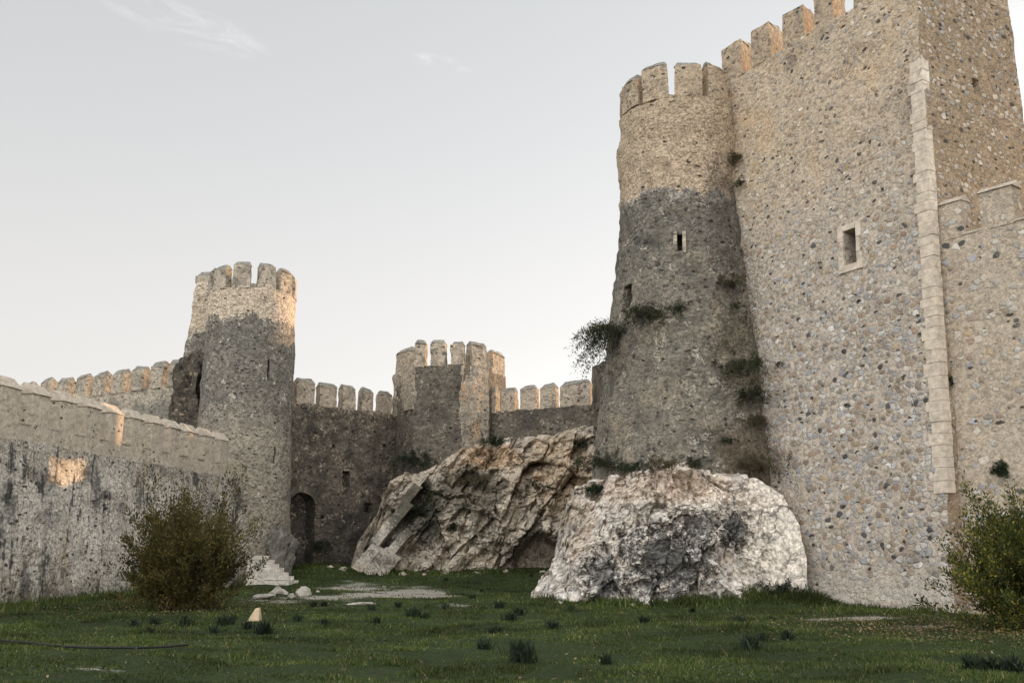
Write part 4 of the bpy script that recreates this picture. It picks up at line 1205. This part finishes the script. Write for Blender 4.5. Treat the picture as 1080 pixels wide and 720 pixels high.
spray('caper_bush', 'round dark green bush on the tan wall right above the yellow-green bush', 'plant', qb, (-.79, -.612, .1), 30, .38, 1.0, .2, 60, .06, M['leaf_caper'], WP, .006, .2, .05, 30, .08)
q = hit(641, 492)
spray('rock_plant', 'wide green tangle along the ledge where the drum tower stands on the white rock', 'plant', q, (0, -.6, .6), 60, .85, 1.0, .3, 60, .075, M['leaf_ivy'], WP, .006, .2, .05, 31, .55)
q = hit(628, 518)
spray('rock_plant', 'small dark shrub in a cleft of the white rock below the green tangle', 'plant', q, (-.2, -.8, .4), 24, .45, .9, .3, 50, .07, M['leaf_caper'], WP, .006, .2, .05, 32, .15)
q = hit(522, 467)
spray('rock_plant', 'dark shrub in the notch between the gate tower and the cliff top', 'plant', q, (0, -.8, .4), 26, .8, 1.0, .3, 60, .10, M['leaf_caper'], WP, .008, .2, .05, 33, .3)
q = hit(440, 486)
spray('rock_plant', 'dark creeper on the wall behind the tilted slabs of the cliff', 'plant', q, (-.2, -.8, .5), 40, 1.1, 1.0, .4, 70, .10, M['leaf_caper'], WP, .008, .22, .05, 34, .6)
q = hit(440, 540)
spray('rock_plant', 'broad dark shrub on the sloping face of the tan cliff', 'plant', q, (-.1, -.8, .5), 60, .95, 1.0, .3, 80, .09, M['leaf_caper'], WP, .008, .22, .05, 35, .75)
q = hit(497, 508)
spray('rock_plant', 'dry brown scrub high on the tan cliff', 'plant', q, (0, -.7, .6), 50, .75, 1.0, .3, 70, .08, M['leaf_dry'], WP, .008, .22, .05, 36, .7)
q = GG(816, 622)
spray('rock_plant', 'low dark shrub on the grass bank before the smooth end of the white rock', 'plant', np.array([8.9, 34.2, Hs(8.9, 34.2)]), (0, -.3, 1), 34, .55, .9, .2, 60, .06, M['leaf_caper'], WP, .006, .22, .1, 37, .35)

for i, (px, py, D, L, n_, mt, lab) in enumerate([
        (672, 330, 36.9, .6, 26, 'leaf_ivy', 'grey-green stems at the left end of the drum tower ledge'),
        (712, 327, 36.6, .5, 20, 'leaf_ivy', 'sparse green wisps where the drum tower ledge fades out'),
        (772, 300, 36.9, .6, 28, 'leaf_dry', 'brown dead growth in the corner of drum tower and keep above the ivy'),
        (790, 418, 36.2, .8, 44, 'leaf_ivy', 'dark growth trailing below the ivy mass in the tower corner'),
        (796, 445, 36.4, .55, 28, 'leaf_dry', 'brown tuft in the tower corner below the trailing ivy'),
        (668, 494, 35.9, .6, 34, 'leaf_caper', 'low dark green growth on the white rock top, near the wide tangle'),
        (700, 490, 35.6, .5, 26, 'leaf_dry', 'brown grass tuft on the crest of the white rock'),
        (735, 487, 35.5, .45, 22, 'leaf_ivy', 'thin green tuft on the white rock crest between two brown ones'),
        (800, 492, 35.4, .6, 30, 'leaf_dry', 'brown scrub at the top of the smooth pale rock end'),
        (610, 470, 58.6, .9, 30, 'leaf_caper', 'dark green growth on the tan cliff beside the drum tower'),
        (565, 515, 56.0, .6, 26, 'leaf_dry', 'brown tuft in the middle of the tan cliff'),
        (478, 555, 54.4, .7, 34, 'leaf_caper', 'dark shrub low on the tan cliff above the lawn'),
        (460, 520, 56.2, .6, 26, 'leaf_ivy', 'greenish shrub on the tan cliff between the slabs and the dry scrub'),
        (338, 575, 58.0, .7, 30, 'leaf_caper', 'dark weeds at the foot of the dark wall by the arched doorway')]):
    spray('wall_plant' if mt != 'leaf_caper' else 'rock_plant', lab, 'plant', hit(px, py), (-.1, -.75, .35), n_, L, 1.0, .4, 55, .07, M[mt], WP, .005, .22, .05, 60 + i, L * .5)

# dark strap-leaved clumps in the lawn
WEEDS = [((196, 660), 1.0, 'broad dark leafy clump below the olive bush'), ((239, 659), 1.15, 'dark bushy clump between the olive bush and the ochre block'), ((227, 667), .6, None), ((260, 663), .7, 'small dark clump just under the ochre block'),
         ((279, 668), 1.2, 'tall dark clump nearest to the ochre block on its lawn side'), ((142, 660), .6, None), ((163, 658), .7, None), ((158, 667), .4, None), ((342, 660), .7, None), ((330, 640), .7, None), ((342, 639), .5, None),
         ((313, 655), .6, None), ((396, 657), .6, None), ((392, 643), .6, None), ((420, 640), .7, None), ((436, 650), 1.15, 'largest dark clump beside the bare earth patch'), ((449, 652), .6, None),
         ((471, 642), .6, None), ((498, 631), .5, None), ((508, 624), .45, None), ((527, 641), .9, 'dark clump uphill of a pair of clumps near the white rock'), ((538, 655), 1.05, 'dark spreading clump in the cluster left of the white rock'), ((547, 648), .9, None), ((510, 644), .5, None),
         ((522, 668), .6, None), ((584, 663), .75, 'lone dark clump on the lawn below the tip of the white rock'), ((511, 684), .8, 'dark clump behind the biggest clump of the near lawn'), ((546, 690), 1.0, 'upright dark clump touching the biggest clump of the near lawn'), ((552, 698), 1.5, 'biggest and widest dark clump of the near lawn'),
         ((604, 644), .6, None), ((679, 657), .7, None), ((780, 656), .7, None), ((791, 684), 1.0, 'dark clump alone on the lawn below the smooth pale rock'), ((804, 676), .6, None), ((831, 674), .7, None), ((814, 655), .5, None),
         ((1026, 705), .8, 'dark clump nearest the camera under the yellow-green bush'), ((1045, 707), .7, None), ((1069, 708), .8, None), ((690, 640), .6, None), ((730, 645), .5, None), ((640, 700), .5, None), ((470, 616), .6, None), ((560, 616), .6, None)]
for i, ((px, py), s, lab) in enumerate(WEEDS):
    g = GG(px, py); rng = np.random.default_rng(900 + i)
    n = int(90 * s) + 24
    L = (.24 * s + .10) * rng.uniform(.35, 1.1, n)
    c = g + np.stack([rng.normal(size=n) * .07 * s, rng.normal(size=n) * .07 * s, np.full(n, -.02)], 1)
    d = np.stack([rng.normal(size=n) * .36, rng.normal(size=n) * .36, np.ones(n)], 1)
    mb = MB()
    # strap leaves: two joined blades each, bending outward
    dn = d / np.linalg.norm(d, axis=1)[:, None]
    s_ = np.cross(dn, rng.normal(size=(n, 3))); s_ /= np.linalg.norm(s_, axis=1)[:, None]
    w = rng.uniform(.014, .030, n)[:, None]
    mid = c + dn * (L * .6)[:, None]; tip = mid + (dn * .8 + np.array([0, 0, -.15]) + dn * [1, 1, 0] * .5) * (L * .45)[:, None]
    v = np.stack([c - s_ * w * .5, c + s_ * w * .5, mid + s_ * w * .6, mid - s_ * w * .6, tip], 1).reshape(-1, 3)
    k = np.arange(n) * 5
    fa = [tuple(q) for q in np.stack([k, k + 1, k + 2, k + 3], 1)] + [tuple(q) for q in np.stack([k + 3, k + 2, k + 4], 1)]
    o = mb.add(v - g, fa).build('leafy_weed', M['leaf_squill'], None, smooth=False)
    o.location = g
    tag(o, lab or 'small dark leafy clump scattered in the short lawn', 'weed', 'dark weed clumps in the lawn')

# ------------------------------------------------------------------ grass blades
def scatter(n, ylo, yhi, pw):
    y = ylo + (yhi - ylo) * RNG.uniform(0, 1, n) ** pw
    x = RNG.uniform(-1, 1, n) * (y * .56 + 1.0)
    return x, y
x, y = scatter(480000, 11.5, 58, 1.25)
foot = [(lw.at(10, .25), lw.at(32.5, .25), 5200), (Lb + fn_ * .1 + fd * 3, Cb + fn_ * .1, 2600), (np.array([.6, 35.9]), np.array([3.2, 34.4]), 1500), (np.array([3.2, 34.4]), np.array([8.6, 33.9]), 2600), (np.array([8.6, 33.9]), np.array([10.8, 34.4]), 1400),
        (P(372, 592, 56.5)[:2], P(410, 598, 54.3)[:2], 1500), (P(410, 598, 54.3)[:2], P(590, 598, 54.4)[:2], 2600), (fl.at(4.2, .3), fl.at(9, .3), 1800)]
fx = np.concatenate([a[0] + (b[0] - a[0]) * RNG.uniform(0, 1, k) for a, b, k in foot]); fy = np.concatenate([a[1] + (b[1] - a[1]) * RNG.uniform(0, 1, k) for a, b, k in foot])
fx = fx + RNG.normal(size=len(fx)) * .22; fy = fy - np.abs(RNG.normal(size=len(fx))) * .5
keepm = (RNG.uniform(0, 1, len(x)) > earth(x, y) * 1.25)
pp = np.stack([x, y, np.zeros_like(x)], 1)
tuf = fbm(pp * 1.6, 3, 611); big = fbm(pp * .35, 3, 613)
keepm &= RNG.uniform(-1.2, .8, len(x)) < (tuf * .7 + .3)
x, y, tuf, big = x[keepm], y[keepm], tuf[keepm], big[keepm]
n_lawn = len(x)
fn2 = fbm(np.stack([fx, fy, 0 * fx], 1) * .9, 3, 619)
x = np.concatenate([x, fx]); y = np.concatenate([y, fy]); tuf = np.concatenate([tuf, fn2]); big = np.concatenate([big, 0 * fx])
n = len(x)
pp_ = np.stack([x, y, np.zeros(n)], 1)
hgt = (.032 + .030 * np.clip(tuf + .4 * big, -.6, 1.2)) * RNG.uniform(.6, 1.4, n) + .0003 * y
clump = sstep(.35, .75, fbm(pp_ * 1.1, 3, 617)); hgt = hgt * (1 + .6 * clump)
hgt = np.where(RNG.uniform(0, 1, n) > .99, hgt * 2.0, hgt)
hgt[n_lawn:] = (.10 + .22 * np.clip(fn2 + .25, 0, 1)) * RNG.uniform(.5, 1.3, n - n_lawn)
wid = .004 + .0005 * y
a = RNG.uniform(0, 2 * math.pi, n)
base = np.stack([x, y, H(x, y) - .01], 1)
side = np.stack([np.cos(a), np.sin(a), np.zeros(n)], 1) * wid[:, None]
lean = np.stack([RNG.normal(size=n) * .55, RNG.normal(size=n) * .55, np.ones(n)], 1) * hgt[:, None]
v = np.stack([base - side, base + side, base + lean], 1).reshape(-1, 3).astype(np.float32)
me = bpy.data.meshes.new('grass')
me.vertices.add(3 * n); me.vertices.foreach_set('co', v.ravel())
me.loops.add(3 * n); me.loops.foreach_set('vertex_index', np.arange(3 * n, dtype=np.int32))
me.polygons.add(n); me.polygons.foreach_set('loop_start', np.arange(n, dtype=np.int32) * 3); me.polygons.foreach_set('loop_total', np.full(n, 3, np.int32))
me.materials.append(M['grass']); me.update(calc_edges=True); me.validate()
o = bpy.data.objects.new('grass', me); COL.objects.link(o); tag(o, 'short uneven grass covering the castle lawn', 'grass', kind='stuff')

# fallen leaves, thickest under the bushes
lx, ly = scatter(700, 11.5, 52, 1.3)
bx = np.concatenate([lx, RNG.normal(-10, 1.9, 1500), RNG.normal(10.2, 1.9, 2200), RNG.normal(9.6, 2.0, 900)])
by = np.concatenate([ly, RNG.normal(31.5, 2.2, 1500), RNG.normal(22.5, 1.6, 2200), RNG.normal(26.5, 1.6, 900)])
nl_ = len(bx)
c = np.stack([bx, by, H(bx, by) + RNG.uniform(.02, .07, nl_)], 1)
lq = leaf_quads(c, np.stack([RNG.normal(size=nl_), RNG.normal(size=nl_), RNG.normal(size=nl_) * .25], 1), RNG.uniform(.035, .075, nl_), RNG.uniform(.02, .04, nl_), RNG)
o = MB().add(*lq).build('fallen_leaves', M['litter'], None, smooth=False); tag(o, 'dry brown fallen leaves strewn over the lawn and under the bushes', 'leaves', kind='stuff')

# ------------------------------------------------------------------ light, sky, camera
AZ, EL = math.radians(43), math.radians(9)
S = Vector((math.cos(AZ) * math.cos(EL), math.sin(AZ) * math.cos(EL), math.sin(EL)))
sun = bpy.data.lights.new('sun', 'SUN'); sun.energy = 3.2; sun.angle = math.radians(.5); sun.color = (1.0, .60, .30)
so = bpy.data.objects.new('sun', sun); COL.objects.link(so); so.rotation_euler = (-S).to_track_quat('-Z', 'Y').to_euler()

w = bpy.data.worlds.new('World'); scene.world = w; w.use_nodes = True
w.node_tree.nodes.clear(); t = NT(w.node_tree)
sky = t.n('ShaderNodeTexSky', {'sky_type': 'NISHITA', 'sun_disc': False, 'sun_elevation': EL, 'sun_rotation': math.pi / 2 - AZ, 'air_density': 1.0, 'dust_density': 2.0, 'ozone_density': 1.0})
hs = t.n('ShaderNodeHueSaturation', None, Saturation=.16, Value=1.0, Color=sky.outputs[0])
d = t.n('ShaderNodeTexCoord').outputs['Generated']
xyz = t.n('ShaderNodeSeparateXYZ', None, Vector=d)
bg1 = t.n('ShaderNodeBackground', None, Color=hs.outputs[0], Strength=.05)
# thin high haze veil: pale, a little warmer low down, boosted behind the viewer to light the walls
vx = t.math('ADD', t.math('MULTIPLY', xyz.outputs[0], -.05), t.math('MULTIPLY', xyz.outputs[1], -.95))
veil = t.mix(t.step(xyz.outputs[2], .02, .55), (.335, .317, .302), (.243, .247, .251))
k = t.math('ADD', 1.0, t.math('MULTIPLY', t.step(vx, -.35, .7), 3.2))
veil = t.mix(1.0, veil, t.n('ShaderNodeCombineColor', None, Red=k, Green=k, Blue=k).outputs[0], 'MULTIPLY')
# two wisps of cirrus
def wisp(c, ex, ey, off, amt):
    dv = t.vmath('SUBTRACT', d, tuple(float(q) for q in c))
    r_ = unit(np.cross(c, [0, 0, 1])); u_ = np.cross(r_, c)
    tl = .18
    r2 = r_ * math.cos(tl) - u_ * math.sin(tl); u2 = r_ * math.sin(tl) + u_ * math.cos(tl)
    def dot(a):
        n_ = t.n('ShaderNodeVectorMath', {'operation': 'DOT_PRODUCT'}); t.put(n_.inputs[0], dv); n_.inputs[1].default_value = tuple(float(q) for q in a); return n_.outputs['Value']
    a_, b_ = dot(r2), dot(u2)
    st = t.n('ShaderNodeCombineXYZ', None, X=t.math('MULTIPLY', a_, 14), Y=t.math('MULTIPLY', b_, 48), Z=off).outputs[0]
    nz = t.noise(st, 1.0, 7, .62, .8)
    e = t.math('ADD', t.math('POWER', t.math('ABSOLUTE', t.math('DIVIDE', a_, ex)), 2.0), t.math('POWER', t.math('ABSOLUTE', t.math('DIVIDE', b_, ey)), 2.0))
    return t.math('MULTIPLY', t.math('MULTIPLY', t.step(e, 1.0, .1), t.step(nz, .42, .70)), amt)
ca, cb = unit(ray(196, 26)), unit(ray(465, 66))
wm = t.math('ADD', wisp(ca, .085, .020, 3.0, .22), wisp(cb, .036, .008, 8.0, .22))
veil = t.mix(wm, veil, (.62, .60, .57))
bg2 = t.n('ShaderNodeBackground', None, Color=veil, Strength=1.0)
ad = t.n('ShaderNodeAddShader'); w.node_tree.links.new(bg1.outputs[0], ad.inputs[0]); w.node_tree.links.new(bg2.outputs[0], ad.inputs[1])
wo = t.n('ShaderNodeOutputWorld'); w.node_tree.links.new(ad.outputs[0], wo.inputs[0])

cam = bpy.data.cameras.new('camera'); cam.sensor_fit = 'HORIZONTAL'; cam.sensor_width = 36; cam.lens = 36 * F / 1080; cam.clip_end = 6000; cam.clip_start = .1
co = bpy.data.objects.new('camera', cam); COL.objects.link(co); co.location = (0, 0, CAM_Z); co.rotation_euler = (math.pi / 2 + PITCH, 0, 0)
scene.camera = co
scene.render.engine = 'CYCLES'
scene.view_settings.view_transform = 'Standard'; scene.view_settings.look = 'None'; scene.view_settings.gamma = 1; scene.view_settings.use_curve_mapping = False
scene.view_settings.exposure = .94
